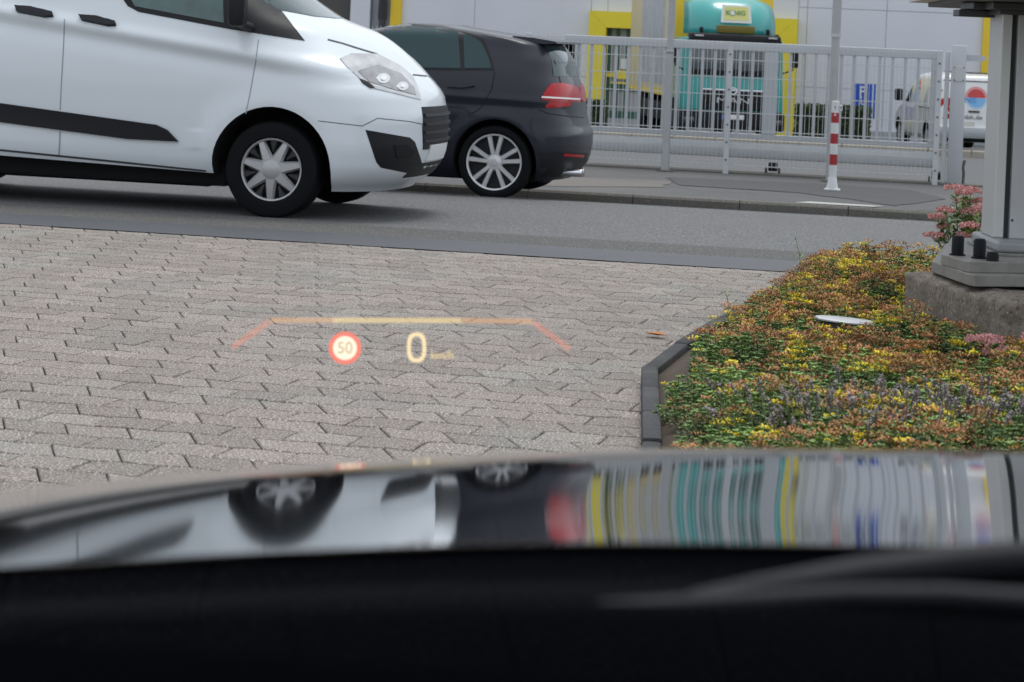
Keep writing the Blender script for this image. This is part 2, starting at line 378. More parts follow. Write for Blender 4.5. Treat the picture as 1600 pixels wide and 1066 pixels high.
# ------------------------------------------------------------------ planting bed outline (ground points of the edging's outer face)
BEDPX = [(1006, 770), (1003, 716), (1002, 598), (1052, 558), (1112, 520), (1165, 488), (1222, 452), (1243, 433)]
BED = [onZ(px, py, 0) for px, py in BEDPX]
BED[0] = V((BED[1].x + .30, 4.2, 0)); BED[-1].y = min(BED[-1].y, YE - .02)
bedpoly = [(p.x, p.y) for p in BED] + [(7.5, YE - .02), (7.5, 4.2)]
def inside(poly, x, y):
    r = False; j = len(poly) - 1
    for i in range(len(poly)):
        xi, yi = poly[i]; xj, yj = poly[j]
        if (yi > y) != (yj > y) and x < (xj - xi) * (y - yi) / (yj - yi) + xi: r = not r
        j = i
    return r
def segdist(x, y):
    best = 9
    for p, q in zip(BED[:-1], BED[1:]):
        d = (q - p).to_2d(); t = max(0, min(1, ((x - p.x) * d.x + (y - p.y) * d.y) / d.length_squared))
        best = min(best, math.hypot(x - p.x - t * d.x, y - p.y - t * d.y))
    return best

# ------------------------------------------------------------------ block paving, stone by stone
pv = mk('block_paving', [(-16, -6, -.014), (8, -6, -.014), (8, YE, -.014), (-16, YE, -.014)], [(0, 1, 2, 3)], M['joint']); tag(pv, kind='structure')
PL, PH, DL, SL = .212, .185, .010, .042        # stone length, course depth, joint wave, slant of the skewed courses
def row_ends(k):                               # k counts courses away from the road towards the camera
    c = (-.25 * PL * k) % PL
    s = SL if k % 2 == 0 else -.004
    return c - s, c + s                        # far end, near end
def stone_poly(k, i):
    """six corners, clockwise from far left, of stone i in course k"""
    f, nr = row_ends(k)
    yf, yn = YE - k * PH, YE - (k + 1) * PH
    _, pn = row_ends(k - 1); nf, _ = row_ends(k + 1)
    x0f, x1f = f + i * PL, f + (i + 1) * PL; x0n, x1n = nr + i * PL, nr + (i + 1) * PL
    mf = pn + math.ceil((x0f - pn) / PL + 1e-6) * PL; mn = nf + math.ceil((x0n - nf) / PL + 1e-6) * PL
    sg = DL if k % 2 == 0 else -DL
    return [(x0f, yf + sg), (mf, yf - sg), (x1f, yf + sg), (x1n, yn + sg), (mn, yn - sg), (x0n, yn + sg)]
def inset(poly, g):
    n = len(poly); out = []
    for i in range(n):
        p, a, b = V(poly[i]), V(poly[i - 1]), V(poly[(i + 1) % n])
        e1 = (p - a).normalized(); e2 = (b - p).normalized()
        n1 = V((e1.y, -e1.x)); n2 = V((e2.y, -e2.x))
        bi = (n1 + n2); d = bi.length_squared
        out.append(p + bi * (2 * g / max(d, .4)))
    return out
def stone_mesh(poly, c):
    o = inset(poly, .0028); i2 = inset(poly, .0066); n = 6
    cy_ = sum(p.y for p in o) / 6
    for q in (o, i2):
        for p in q: p.y = cy_ + (p.y - cy_) * .972
    vs = [V((p.x - c[0], p.y - c[1], -.016)) for p in o] + [V((p.x - c[0], p.y - c[1], -.004)) for p in o] + [V((p.x - c[0], p.y - c[1], 0)) for p in i2]
    fs = []
    for j in range(n):
        j2 = (j + 1) % n
        fs += [(j2, j, n + j, n + j2), (n + j2, n + j, 2 * n + j, 2 * n + j2)]
    fs.append(tuple(2 * n + n - 1 - j for j in range(n)))
    return vs, fs
stones = []
for k in range(0, int((YE + 1.5) / PH)):
    yc = YE - (k + .5) * PH
    for i in range(int(-10 / PL), int(5 / PL)):
        poly = stone_poly(k, i); cx = sum(p[0] for p in poly) / 6; cy = sum(p[1] for p in poly) / 6
        if inside(bedpoly, cx, cy) and segdist(cx, cy) > .17: continue
        q = V((cx, cy, -H)); a, b, d = q.dot(RIGHT), H, q.dot(FWD)
        if d > .5:
            u = a / d * F; v = b / d * F; px = PX + u * math.cos(RHO) - v * math.sin(RHO); py = PY + u * math.sin(RHO) + v * math.cos(RHO)
        else: px = py = -999
        vis = -40 < px < 1640 and py < 740 + max(0, (700 - px) * .06)
        stones.append((0 if vis else 1, math.hypot(cx, cy), k, i, cx, cy, poly))
stones.sort(key=lambda s: s[:2])
cache = {}
def jit(): return random.uniform(-.0016, .0010)
allv, allf = [], []
for idx, (nv, dd, k, i, cx, cy, poly) in enumerate(stones):
    if idx < 300 and nv == 0:
        key = k % 4
        if key not in cache:
            vs, fs = stone_mesh(poly, (cx, cy)); me = bpy.data.meshes.new('paving_stone'); me.from_pydata([tuple(v) for v in vs], [], fs); me.materials.append(M['paver']); cache[key] = me
        o = link('paving_stone', cache[key], pv); o.location = (cx, cy, jit()); o.rotation_euler = (random.uniform(-.007, .007), random.uniform(-.007, .007), random.uniform(-.006, .006))
    else:
        vs, fs = stone_mesh(poly, (cx, cy)); kk = len(allv); z = jit(); tx, ty = random.uniform(-.006, .006), random.uniform(-.006, .006)
        allv += [(v.x + cx, v.y + cy, v.z + z + v.x * tx + v.y * ty) for v in vs]; allf += [tuple(kk + q for q in f) for f in fs]
o = mk('paving_stones', allv, allf, M['paver'], pv); o['kind'] = 'stuff'

# ------------------------------------------------------------------ bed: soil and edging stones
bm_ = MB()
gx = np.linspace(-3.0, 7.5, 240); gy = np.linspace(4.2, YE - .03, 200); idxm = {}
for a_, xx in enumerate(gx):
    for b_, yy in enumerate(gy):
        ins = inside(bedpoly, xx, yy); dd = segdist(xx, yy)
        if ins or dd < .16:
            if not ins: dd = -.25
            idxm[a_, b_] = len(bm_.v)
            bm_.v.append(V((xx, yy, min(.055, dd * .3 + .012) + .03 * noise.noise(V((xx * 1.4, yy * 1.4, 3))) * min(1, max(0, dd) * 3))))
for (a_, b_) in list(idxm):
    q = [(a_, b_), (a_ + 1, b_), (a_ + 1, b_ + 1), (a_, b_ + 1)]
    if all(t in idxm for t in q): bm_.f.append(tuple(idxm[t] for t in q))
tag(bm_.build('planting_bed', M['soil'], smooth='all', recalc=False), kind='structure')
eo = thing('bed_edging', 'low dark concrete edging stones around the flower bed', 'edging', BED[2])
base = BED[2].copy()
for p, q in zip(BED[:-1], BED[1:]):
    L = (q - p).length; n = max(1, round(L / .62)); d = (q - p) / n; nrm = V((d.y, -d.x, 0)).normalized()
    for j in range(n):
        s, e = p + d * j + d.normalized() * .003, p + d * (j + 1) - d.normalized() * .003
        hh = .062 + random.uniform(-.006, .006); m = MB()
        c = (s + e) / 2 + nrm * .030 - base; x = d.normalized(); Mx = Matrix((x, -nrm, V((0, 0, 1)))).transposed()
        m.box(c + V((0, 0, hh / 2 - .03)), ((e - s).length, .064, hh + .06), M=Mx, bev=.012)
        m.build('edging_stone', M['edging'], eo, smooth=True)

# ------------------------------------------------------------------ vehicles: body lofted from plan outlines, wheel arches cut out
def smooth_tab(tab, zs):
    t = np.array(tab, float); out = np.zeros((len(zs), t.shape[1]))
    for c in range(t.shape[1]):
        f = np.interp(np.linspace(t[0, 0], t[-1, 0], 400), t[:, 0], t[:, c])
        g = np.convolve(np.pad(f, 9, 'edge'), np.ones(19) / 19, 'valid') if c else f
        out[:, c] = np.interp(zs, np.linspace(t[0, 0], t[-1, 0], 400), g)
    return out
def loft(tab, zs, fside, NA=14, NS=70):
    """rings at heights zs; columns: z, x front, x rear, half width, front round, front power, rear round, rear power"""
    T = smooth_tab(tab, zs); vs = []; nring = 0
    for (z, xf, xr, W, Rf, nf, Rr, nr) in T:
        half = []
        for t in np.linspace(math.pi / 2, 0, NA): half.append((xf - Rf + Rf * math.sin(t) ** (2 / nf), W * max(0, math.cos(t)) ** (2 / nf)))
        for x in np.linspace(xf - Rf, xr + Rr, NS)[1:-1]: half.append((x, W))
        for t in np.linspace(0, math.pi / 2, NA): half.append((xr + Rr - Rr * math.sin(t) ** (2 / nr), W * max(0, math.cos(t)) ** (2 / nr)))
        half[0] = (half[0][0], 0); half[-1] = (half[-1][0], 0)
        h2 = [(x, y + (fside(x, y, z) if y > .05 else 0)) for x, y in half]
        ring = h2 + [(x, -y) for x, y in reversed(h2[1:-1])]
        nring = len(ring); vs += [V((x, y, z)) for x, y in ring]
    fs = []
    for i in range(len(zs) - 1):
        for j in range(nring):
            j2 = (j + 1) % nring; fs.append((i * nring + j, (i + 1) * nring + j, (i + 1) * nring + j2, i * nring + j2))
    h = NA * 2 + NS - 2                        # cap by strips between the two sides
    for base, flip in ((0, False), ((len(zs) - 1) * nring, True)):
        for j in range(h - 1):
            a, b = base + j, base + j + 1
            c, d = base + (nring - j - 1) % nring, base + (nring - j) % nring
            q = [a, b, c, d] if j > 0 else [a, b, c]
            if j == h - 2: q = [a, b, d]
            q = list(dict.fromkeys(q))
            fs.append(tuple(q if not flip else q[::-1]))
    return vs, fs
def vehicle(parent, tab, zs, fside, m, arches, name='body', under=()):
    vs, fs = loft(tab, zs, fside)
    bvh = BVHTree.FromPolygons(vs, fs)
    o = mk(name, vs, fs, [m, M['well']], parent)
    bm = bmesh.new(); bm.from_mesh(o.data); bmesh.ops.recalc_face_normals(bm, faces=bm.faces); bm.to_mesh(o.data); bm.free()
    cut = MB()
    for (x, z, r, W) in arches:
        for s in (-1, 1):
            k = len(cut.v); n = 48
            for yy in (s * .45, s * 1.4):
                for j in range(n):
                    t = 2 * math.pi * j / n; cut.v.append(V((x + r * math.cos(t), yy, z + r * math.sin(t))))
            cut.f += [(k + j, k + (j + 1) % n, k + n + (j + 1) % n, k + n + j) for j in range(n)] + [tuple(k + n - 1 - j for j in range(n)), tuple(k + n + j for j in range(n))]
    if arches:
        co = cut.build('cutter', M['well'], parent)
        md = o.modifiers.new('arch', 'BOOLEAN'); md.operation = 'DIFFERENCE'; md.object = co; md.solver = 'EXACT'; md.material_mode = 'TRANSFER'
        dg = bpy.context.evaluated_depsgraph_get(); me = bpy.data.meshes.new_from_object(o.evaluated_get(dg))
        o.modifiers.clear(); o.data = me; bpy.data.objects.remove(co)
    for pl in under:                           # side view polygons cut away below the sills
        c2 = MB(); n = len(pl); c2.v = [V((x, -1.5, z)) for x, z in pl] + [V((x, 1.5, z)) for x, z in pl]
        c2.f = [tuple(range(n)), tuple(2 * n - 1 - i for i in range(n))] + [(i, n + i, n + (i + 1) % n, (i + 1) % n) for i in range(n)]
        co = c2.build('cutter', M['well'], parent)
        md = o.modifiers.new('under', 'BOOLEAN'); md.operation = 'DIFFERENCE'; md.object = co; md.solver = 'EXACT'; md.material_mode = 'TRANSFER'
        dg = bpy.context.evaluated_depsgraph_get(); me = bpy.data.meshes.new_from_object(o.evaluated_get(dg))
        o.modifiers.clear(); o.data = me; bpy.data.objects.remove(co)
    o.data.shade_smooth(); o.data.set_sharp_from_angle(angle=R(42))
    return o, bvh
def decal(name, poly, bvh, root, m, parent=None, off=.004, step=7.0, mirror=False, depth=.012, flat=False, world_dir=None):
    """a panel that follows the body surface; outline given as sight lines of the photograph or, with world_dir, as local points + direction"""
    Minv = root.matrix_world.inverted(); R3 = Minv.to_3x3()
    if world_dir is None:
        o0 = Minv @ CAM
        to = lambda p: (o0, (R3 @ ray(p.x, p.y)).normalized())
    else: to = lambda p: world_dir(p)
    n = len(poly); pts = []
    for i in range(n):
        a, b = V(poly[i]), V(poly[(i + 1) % n]); k = max(1, int((b - a).length / step))
        pts += [a.lerp(b, t / k) for t in range(k)]
    nb = len(pts); edges = [(i, (i + 1) % nb) for i in range(nb)]
    pl = [(p.x, p.y) for p in pts]
    xs = [p[0] for p in pl]; ys = [p[1] for p in pl]
    yy = min(ys) + step / 2
    while yy < max(ys):
        xx = min(xs) + step / 2
        while xx < max(xs):
            if inside(pl, xx, yy) and min((V((xx, yy)) - p).length for p in pts) > step * .45: pts.append(V((xx, yy)))
            xx += step
        yy += step
    v2, _, f2, _, _, _ = delaunay_2d_cdt(pts, edges, [], 1, 1e-5)
    P = []; N = []; ok = []
    for p in v2:
        o_, d_ = to(p); loc, nor, _, _ = bvh.ray_cast(o_, d_)
        if loc is None: ok.append(False); P.append(V((0, 0, 0))); N.append(V((0, 0, 1)))
        else:
            if nor.dot(d_) > 0: nor = -nor
            ok.append(True); P.append(loc); N.append(nor)
    cnt = {}; fs = []
    for f in f2:
        if all(ok[i] for i in f):
            g = list(f)
            nn = (P[g[1]] - P[g[0]]).cross(P[g[2]] - P[g[0]])
            if nn.dot(N[g[0]]) < 0: g = g[::-1]
            fs.append(tuple(g))
            for i in range(len(g)): cnt[(g[i], g[(i + 1) % len(g)])] = 1
    Q = [P[i] + N[i] * off for i in range(len(P))]; k = len(Q); Q += [P[i] - N[i] * depth for i in range(len(P))]
    for (a, b) in cnt:
        if (b, a) not in cnt: fs.append((b, a, k + a, k + b))
    if not fs: return None
    used = sorted(set(i for f in fs for i in f)); mp = {u: i for i, u in enumerate(used)}
    if mirror:
        o2 = mk(name, [V((Q[u].x, -Q[u].y, Q[u].z)) for u in used], [tuple(mp[i] for i in f[::-1]) for f in fs], m, parent or root)
        o2.data.shade_smooth(); o2.data.set_sharp_from_angle(angle=R(45))
    o = mk(name, [Q[u] for u in used], [tuple(mp[i] for i in f) for f in fs], m, parent or root)
    if not flat: o.data.shade_smooth(); o.data.set_sharp_from_angle(angle=R(45))
    return o
def seam(name, line, wd, *a, **k):             # narrow strip along a polyline of sight lines
    L, Rr = [], []
    for i, p in enumerate(line):
        p = V(p); d = (V(line[min(i + 1, len(line) - 1)]) - V(line[max(i - 1, 0)])).normalized(); nn = V((-d.y, d.x)) * wd / 2
        L.append(p + nn); Rr.append(p - nn)
    return decal(name, [tuple(q) for q in L + Rr[::-1]], *a, **k)
def wheel(parent, c, side, Rt, rr, wd, style, detail=True):
    """c = hub on the outer face; side = sign of the outward y"""
    s = side; cx, cy, cz = c
    prof = [(rr, .0), (rr + .012, .012), (Rt * .86, .016), (Rt * .96, .006), (Rt, -.02), (Rt, -wd * .5), (Rt, -wd + .02), (Rt * .96, -wd - .004), (rr, -wd)]
    rim = MB().lathe([(rr * .995, 0), (rr * .955, -.004), (rr * .92, -.03), (rr * .90, -wd * .8)], 40, (0, 0, 0), 'y')
    rim.lathe([(0.001, -.095), (rr * .93, -.09)], 40, (0, 0, 0), 'y')
    flip = lambda mb: [V((v.x, v.y * s, v.z)) for v in mb.v]
    rim.v = flip(rim); wo_ = rim.build('wheel', M['darkrim'], parent, smooth=True); wo_.location = c
    ty = MB().lathe(prof, 48, (0, 0, 0), 'y', closed=True); ty.v = flip(ty); ty.build('tyre', M['rubber'], wo_, smooth=True)
    lip = MB().lathe([(rr * 1.0, .004), (rr * .985, .009), (rr * .94, .004), (rr * .925, -.02)], 48, (0, 0, 0), 'y'); lip.v = flip(lip)
    lip.build('rim_lip', M['alloy'] if style == 'alloy' else M['hubcap'], wo_, smooth=True)
    def spoke(mb, ang, w0, w1, r0, r1, y0, y1, th=.018):
        ca, sa = math.cos(ang), math.sin(ang)
        vs = []
        for (r, w_, y) in ((r0, w0, y0), ((r0 + r1) / 2, (w0 * .55 + w1 * .45) * .92, (y0 + y1) / 2 + .006), (r1, w1, y1)):
            for (e, dy) in ((-1, -th), (-.62, 0), (.62, 0), (1, -th)):
                lx, lz = r, e * w_ / 2; vs.append(V((lx * ca - lz * sa, y + dy, lx * sa + lz * ca)))
        fs = [(4 * i + j, 4 * i + j + 1, 4 * i + j + 5, 4 * i + j + 4) for i in range(2) for j in range(3)]
        mb.add(vs, fs)
    if style == 'alloy':
        for k in range(5):
            for e in (-1, 1):
                sp = MB(); a0 = 2 * math.pi * k / 5 + .31
                spoke(sp, a0 + e * .235, .040, .046, rr * .2, rr * .96, -.012, -.006); sp.v = flip(sp); sp.build('spoke', M['alloy'], wo_, smooth=True)
        hb = MB().lathe([(.001, .004), (.026, .003), (.032, -.004), (.062, -.010), (.075, -.03)], 28, (0, 0, 0), 'y'); m_ = M['alloy']
    else:
        for k in range(7):
            sp = MB(); spoke(sp, 2 * math.pi * k / 7 + .2, .105, .052, rr * .12, rr * .95, .012, -.002, .024); sp.v = flip(sp); sp.build('spoke', M['hubcap'], wo_, smooth=True)
        for k in range(7):
            sp = MB(); spoke(sp, 2 * math.pi * (k + .5) / 7 + .2, .016, .075, rr * .55, rr * .95, -.022, -.014, .015); sp.v = flip(sp); sp.build('spoke', M['darkrim'], wo_, smooth=True)
        hb = MB().lathe([(.001, .022), (.045, .021), (.060, .014), (.085, .004)], 28, (0, 0, 0), 'y'); m_ = M['hubcap']
    hb.v = flip(hb); hb.build('hub_cap', m_, wo_, smooth=True)
    return wo_

# ------------------------------------------------------------------ white van driving past
VX, VY = -4.655, 15.45 + .985
van = thing('delivery_van', 'white panel van passing close on the road with black side moulding', 'van', (VX, VY, gz(16.4)))
VT = [(0.2, 0.705, -3.8, 0.86, 0.6, 2.5, 0.2, 3), (0.27, 0.825, -3.86, 0.935, 0.6, 2.5, 0.2, 3), (0.36, 0.91, -3.9, 0.97, 0.6, 2.5, 0.2, 3), (0.5, 0.955, -3.9, 0.985, 0.62, 2.5, 0.2, 3), (0.72, 0.96, -3.9, 0.985, 0.65, 2.5, 0.2, 3), (0.88, 0.925, -3.9, 0.985, 0.7, 2.4, 0.2, 3), (0.97, 0.855, -3.9, 0.983, 0.73, 2.3, 0.2, 3), (1.06, 0.7679, -3.9, 0.98, 0.83, 2.25, 0.2, 3), (1.15, 0.6771, -3.9, 0.972, 0.9, 2.2, 0.2, 3), (1.23, 0.5743, -3.9, 0.96, 0.93, 2.2, 0.2, 3), (1.3, 0.4593, -3.9, 0.945, 0.84, 2.2, 0.2, 3), (1.345, 0.3389, -3.9, 0.932, 0.74, 2.3, 0.2, 3), (1.38, 0.18, -3.9, 0.922, 0.6, 2.4, 0.2, 3), (1.44, 0.05, -3.9, 0.905, 0.5, 2.5, 0.2, 3), (1.7, -0.36, -3.88, 0.845, 0.42, 2.7, 0.2, 3), (1.86, -0.66, -3.85, 0.8, 0.36, 2.7, 0.2, 3), (1.93, -0.88, -3.82, 0.75, 0.36, 2.7, 0.2, 3), (1.97, -1.2, -3.75, 0.66, 0.36, 2.5, 0.2, 3), (1.99, -1.7, -3.5, 0.45, 0.3, 2.3, 0.2, 3)]
def van_side(x, y, z):
    if y < .5: return 0
    zc = 1.053 - .1225 * x
    k = 0
    if x < .55:
        t = z - zc
        k += .026 * math.exp(-((t - .045) / .05) ** 2) - .014 * math.exp(-((t + .05) / .06) ** 2)
    if z < .45: k -= .03 * max(0, (.45 - z) / .2) ** 1.5 if x < -.3 else 0
    k -= .012 * math.exp(-((z - (.62 - .10 * (x + 2))) / .16) ** 2) if x < -.55 else 0
    for cx in (0, -2.93):
        r = math.hypot(x - cx, z - .335)
        k += .016 * math.exp(-((r - .46) / .10) ** 2)
    return k * min(1, max(0, (.75 - x) / .2))
vb, vbvh = vehicle(van, VT, np.linspace(.20, 1.99, 120), van_side, M['vanwhite'], [(0, .345, .425, 1), (-2.93, .345, .425, 1)], under=[[(-2.6, .05), (-.33, .05), (-.33, .285), (-2.6, .345)]])
D = lambda n, p, m, par=None, **k: decal(n, p, vbvh, van, m, par, **k)
wn = D('side_window', [(193, 0), (200, 10), (217, 19), (360, 46), (476, 64), (426, 0), (357, -85), (250, -88), (196, -82), (186, -30)], M['blk'], off=.004, mirror=True)
D('glass', [(203, -4), (211, 10), (285, 24), (350, 36), (346, -76), (255, -78), (206, -74), (196, -30)], M['vanglass'], wn, off=.007)
D('side_moulding', [(-140, 141), (0, 161), (245, 195), (262, 203), (279, 221), (200, 217), (0, 191), (-140, 172)], M['trim'], off=.022, step=10, depth=.0)
hl = D('headlamp', [(531, 92), (548, 84), (590, 85), (625, 103), (645, 120), (655, 143), (657, 156), (620, 147), (577, 137), (560, 121), (543, 106)], M['lampglass'], off=.006, mirror=True)
D('lamp_bezel', [(558, 112), (590, 102), (626, 116), (646, 138), (649, 149), (615, 141), (577, 129)], M['lampbezel'], hl, off=.009, step=5)
for cx, cy, rr in ((598, 124, 10), (628, 136, 8.5)):
    D('lamp_reflector', [(cx + rr * math.cos(t), cy + rr * .8 * math.sin(t)) for t in np.linspace(0, 2 * math.pi, 15)[:-1]], M['chrome'], hl, off=.013, step=3.5)
    D('lamp_bulb', [(cx + rr * .45 * math.cos(t), cy + rr * .4 * math.sin(t)) for t in np.linspace(0, 2 * math.pi, 11)[:-1]], M['white'], hl, off=.018, step=3)
D('lamp_surround', [(562, 124), (575, 129), (585, 138), (578, 138), (566, 130)], M['blk'], hl, off=.009, step=4)
fg = D('bumper_recess', [(571, 203), (640, 215), (648, 222), (656, 245), (664, 271), (640, 271), (595, 262), (588, 254)], M['blk'], off=.003, mirror=True, step=6)
D('fog_lamp', [(615, 227), (636, 226), (646, 237), (642, 246), (620, 247)], M['well'], fg, off=.007, step=4)
for nme, ln, wd in (('bonnet_seam', [(512, 62), (535, 68), (560, 76), (590, 85)], 2.6), ('bonnet_seam', [(645, 117), (665, 119), (684, 122)], 2.2),
                    ('bumper_seam', [(497, 189), (530, 193), (566, 197), (590, 185), (640, 190), (672, 197)], 1.2), ('door_seam', [(101, 30), (99, 80), (96, 130), (94, 172)], 1.7),
                    ('door_seam', [(94, 205), (93, 230), (92, 246)], 2.5), ('door_seam', [(404, 62), (399, 100), (390, 150), (384, 178)], 1.5)):
    seam(nme, ln, wd, vbvh, van, M['groove'] if 'door' not in nme else M['seamgrey'], off=.0015, step=5, depth=.004)
for pts in ([(24, 12), (50, 14), (83, 22), (84, 27), (70, 28), (28, 20)], [(124, 26), (150, 27), (181, 36), (182, 41), (170, 42), (128, 33)]):
    dh = D('door_handle', pts, M['trim'], off=.035, step=4, depth=0)
D('sill_strip', [(-140, 222), (0, 233), (160, 249), (322, 266), (322, 268.5), (160, 252), (0, 236), (-140, 225)], M['groove'], off=.003, step=9)
# door mirror on its arm
mb = MB(); p0 = onY(385, 40, VY - .96); Lm = van.matrix_world.inverted()
pm = Lm @ onY(372, 8, VY - 1.10)
mb.box(pm, (.12, .19, .30), rz=.2, bev=.035); mr = mb.build('door_mirror', M['blk'], van, smooth=True)
mb = MB(); mb.tube([Lm @ onY(392, 44, VY - .93), pm + V((0, .02, -.12))], [.035, .03], 10); mb.build('mirror_arm', M['blk'], mr, smooth=True)
# grille and number plate on the nose (points given on the y-z plane, projected backwards)
back = lambda p: (V((3, p.x, p.y)), V((-1, 0, 0)))
decal('windscreen', [(-.74, 1.44), (-.40, 1.405), (0, 1.40), (.40, 1.405), (.74, 1.44), (.66, 1.84), (-.66, 1.84)], vbvh, van, M['carglass'], off=.004, step=.07, world_dir=back)
gr = decal('grille', [(-.38, .50), (.38, .50), (.42, .66), (.40, .80), (-.40, .80), (-.42, .66)], vbvh, van, M['blk'], off=.006, step=.06, world_dir=back)
for z in (.56, .62, .68, .74):
    decal('grille_bar', [(-.39, z - .010), (.39, z - .010), (.39, z + .010), (-.39, z + .010)], vbvh, van, M['darkrim'], gr, off=.018, step=.05, world_dir=back, depth=-.004)
decal('lower_grille', [(-.46, .30), (.46, .30), (.52, .40), (-.52, .40)], vbvh, van, M['blk'], off=.004, step=.06, world_dir=back)
decal('number_plate', [(-.26, .42), (.26, .42), (.26, .53), (-.26, .53)], vbvh, van, M['white'], off=.018, step=.05, world_dir=back)
for x in (0, -2.93):
    for s in (-1, 1): wheel(van, (x, s * .955, .335), s, .335, .218, .215, 'cap')
mb = MB(); mb.box((-1.45, .06, .265), (2.15, 1.62, .16), bev=.03); mb.box((-1.45, 0, .21), (1.6, .7, .12)); mb.box((.25, 0, .27), (.5, 1.0, .10)); mb.build('underbody', M['well'], van)  # floor boxes added low and wide to block light beneath the van

# ------------------------------------------------------------------ dark hatchback behind it
GXp, GYp = -3.92, 19.59 + .885
golf = thing('hatchback_car', 'dark blue grey hatchback car driving away behind the white van', 'car', (GXp, GYp, gz(19.9)), math.pi)
GT = [(0.17, 3.2, -0.505, 0.78, 0.5, 2.5, 0.4, 2.5), (0.25, 3.38, -0.595, 0.845, 0.5, 2.5, 0.42, 2.5), (0.34, 3.45, -0.65, 0.875, 0.55, 2.5, 0.45, 2.6), (0.46, 3.47, -0.67, 0.89, 0.6, 2.5, 0.46, 2.6), (0.585, 3.45, -0.67, 0.893, 0.65, 2.5, 0.46, 2.6), (0.615, 3.43, -0.64, 0.894, 0.65, 2.5, 0.44, 2.6), (0.72, 3.36, -0.61, 0.894, 0.75, 2.4, 0.42, 2.6), (0.82, 3.15, -0.595, 0.89, 0.9, 2.3, 0.42, 2.6), (0.91, 2.85, -0.58, 0.882, 1, 2.3, 0.42, 2.6), (0.98, 2.5, -0.56, 0.87, 1, 2.3, 0.42, 2.6), (1.03, 2.15, -0.535, 0.855, 0.9, 2.3, 0.4, 2.5), (1.09, 1.95, -0.505, 0.832, 0.7, 2.4, 0.38, 2.5), (1.2, 1.72, -0.48, 0.775, 0.5, 2.5, 0.34, 2.5), (1.3, 1.47, -0.41, 0.72, 0.4, 2.5, 0.3, 2.5), (1.36, 1.46, -0.36, 0.695, 0.36, 2.5, 0.26, 2.5), (1.395, 1.36, -0.16, 0.672, 0.34, 2.4, 0.24, 2.4), (1.43, 1.22, 0.1, 0.635, 0.3, 2.3, 0.24, 2.3), (1.46, 1.06, 0.36, 0.55, 0.26, 2.2, 0.22, 2.2), (1.482, 0.92, 0.58, 0.36, 0.1, 2, 0.1, 2)]
def golf_side(x, y, z):
    if y < .4: return 0
    k = .012 * math.exp(-((z - .86 - .02 * x) / .035) ** 2) - .008 * math.exp(-((z - .80 - .02 * x) / .05) ** 2)
    if z < .42 and .2 < x < 2.4: k -= .03 * ((.42 - z) / .2)
    for cx in (0, 2.63):
        r = math.hypot(x - cx, z - .317); k += .016 * math.exp(-((r - .39) / .06) ** 2)
    return k
gb, gbvh = vehicle(golf, GT, np.linspace(.17, 1.482, 104), golf_side, M['navy'], [(0, .325, .362, 1), (2.63, .325, .362, 1)])
G = lambda n, p, m, par=None, **k: decal(n, p, gbvh, golf, m, par, **k)
sw = G('side_window', [(430, 26), (520, 28), (600, 33), (690, 42), (738, 53), (757, 62), (768, 90), (773, 110), (690, 110), (560, 106), (430, 98), (380, 80)], M['blk'], off=.003, mirror=True)
G('rear_door_glass', [(602, 38), (690, 46), (716, 51), (720, 107), (640, 106), (596, 104)], M['carglass'], sw, off=.006, mirror=True)
G('quarter_glass', [(724, 54), (737, 58), (752, 66), (764, 92), (768, 107), (726, 107)], M['carglass'], sw, off=.006, mirror=True)
G('front_door_glass', [(440, 30), (520, 32), (585, 36), (580, 103), (470, 98), (410, 82)], M['carglass'], sw, off=.006, mirror=True)
rearp = lambda p: (V((-3, p.x, p.y)), V((1, 0, 0)))
decal('rear_window', [(-.60, 1.07), (.60, 1.07), (.56, 1.20), (.50, 1.335), (-.50, 1.335), (-.56, 1.20)], gbvh, golf, M['carglass'], off=.003, step=.06, world_dir=rearp)
tl = G('tail_lamp', [(845, 156), (850, 145), (860, 131), (880, 130), (900, 135), (909, 149), (906, 160), (870, 159)], M['red'], off=.006, mirror=True, step=5)
G('lamp_streak', [(846, 151), (905, 154), (905, 156.5), (846, 153.5)], M['white'], tl, off=.010, step=4)  # bright motion streak across the lens, put in as a pale strip
decal('tail_lamp', [(-.80, .80), (-.42, .82), (-.40, .95), (-.70, .96), (-.80, .90)], gbvh, golf, M['red'], off=.004, step=.05, world_dir=rearp)
decal('tail_lamp', [(.80, .80), (.42, .82), (.40, .95), (.70, .96), (.80, .90)], gbvh, golf, M['red'], off=.004, step=.05, world_dir=rearp)
G('rear_diffuser', [(842, 240), (870, 238), (918, 239), (915, 258), (895, 266), (846, 262)], M['blk'], off=.005, step=5)
decal('rear_diffuser', [(-.72, .20), (.72, .20), (.76, .33), (-.76, .33)], gbvh, golf, M['blk'], off=.004, step=.06, world_dir=rearp)
G('reflector', [(880, 240), (912, 242), (911, 246), (880, 244)], M['red'], off=.009, step=4)
hd = G('door_handle', [(698, 131), (716, 130), (738, 132), (742, 135), (726, 138), (700, 137)], M['navy'], off=.03, step=4, depth=0)
seam('door_seam', [(773, 112), (768, 140), (752, 168), (738, 178)], 1.4, gbvh, golf, M['well'], off=.0015, step=5)
seam('bumper_seam', [(842, 172), (858, 178), (880, 181), (912, 184)], 1.4, gbvh, golf, M['well'], off=.0015, step=5)
seam('hatch_seam', [(846, 66), (868, 100), (876, 130)], 1.6, gbvh, golf, M['well'], off=.0015, step=5)
mb = MB(); P_ = [(-.05, 1.405), (-.24, 1.396), (-.44, 1.370), (-.445, 1.354), (-.34, 1.345), (-.08, 1.36)]
n_ = len(P_)
for y in (-.56, .56): mb.v += [V((x - abs(0), y, z)) for x, z in P_]
mb.f += [tuple(range(n_ - 1, -1, -1)), tuple(range(n_, 2 * n_))] + [(i, (i + 1) % n_, n_ + (i + 1) % n_, n_ + i) for i in range(n_)]
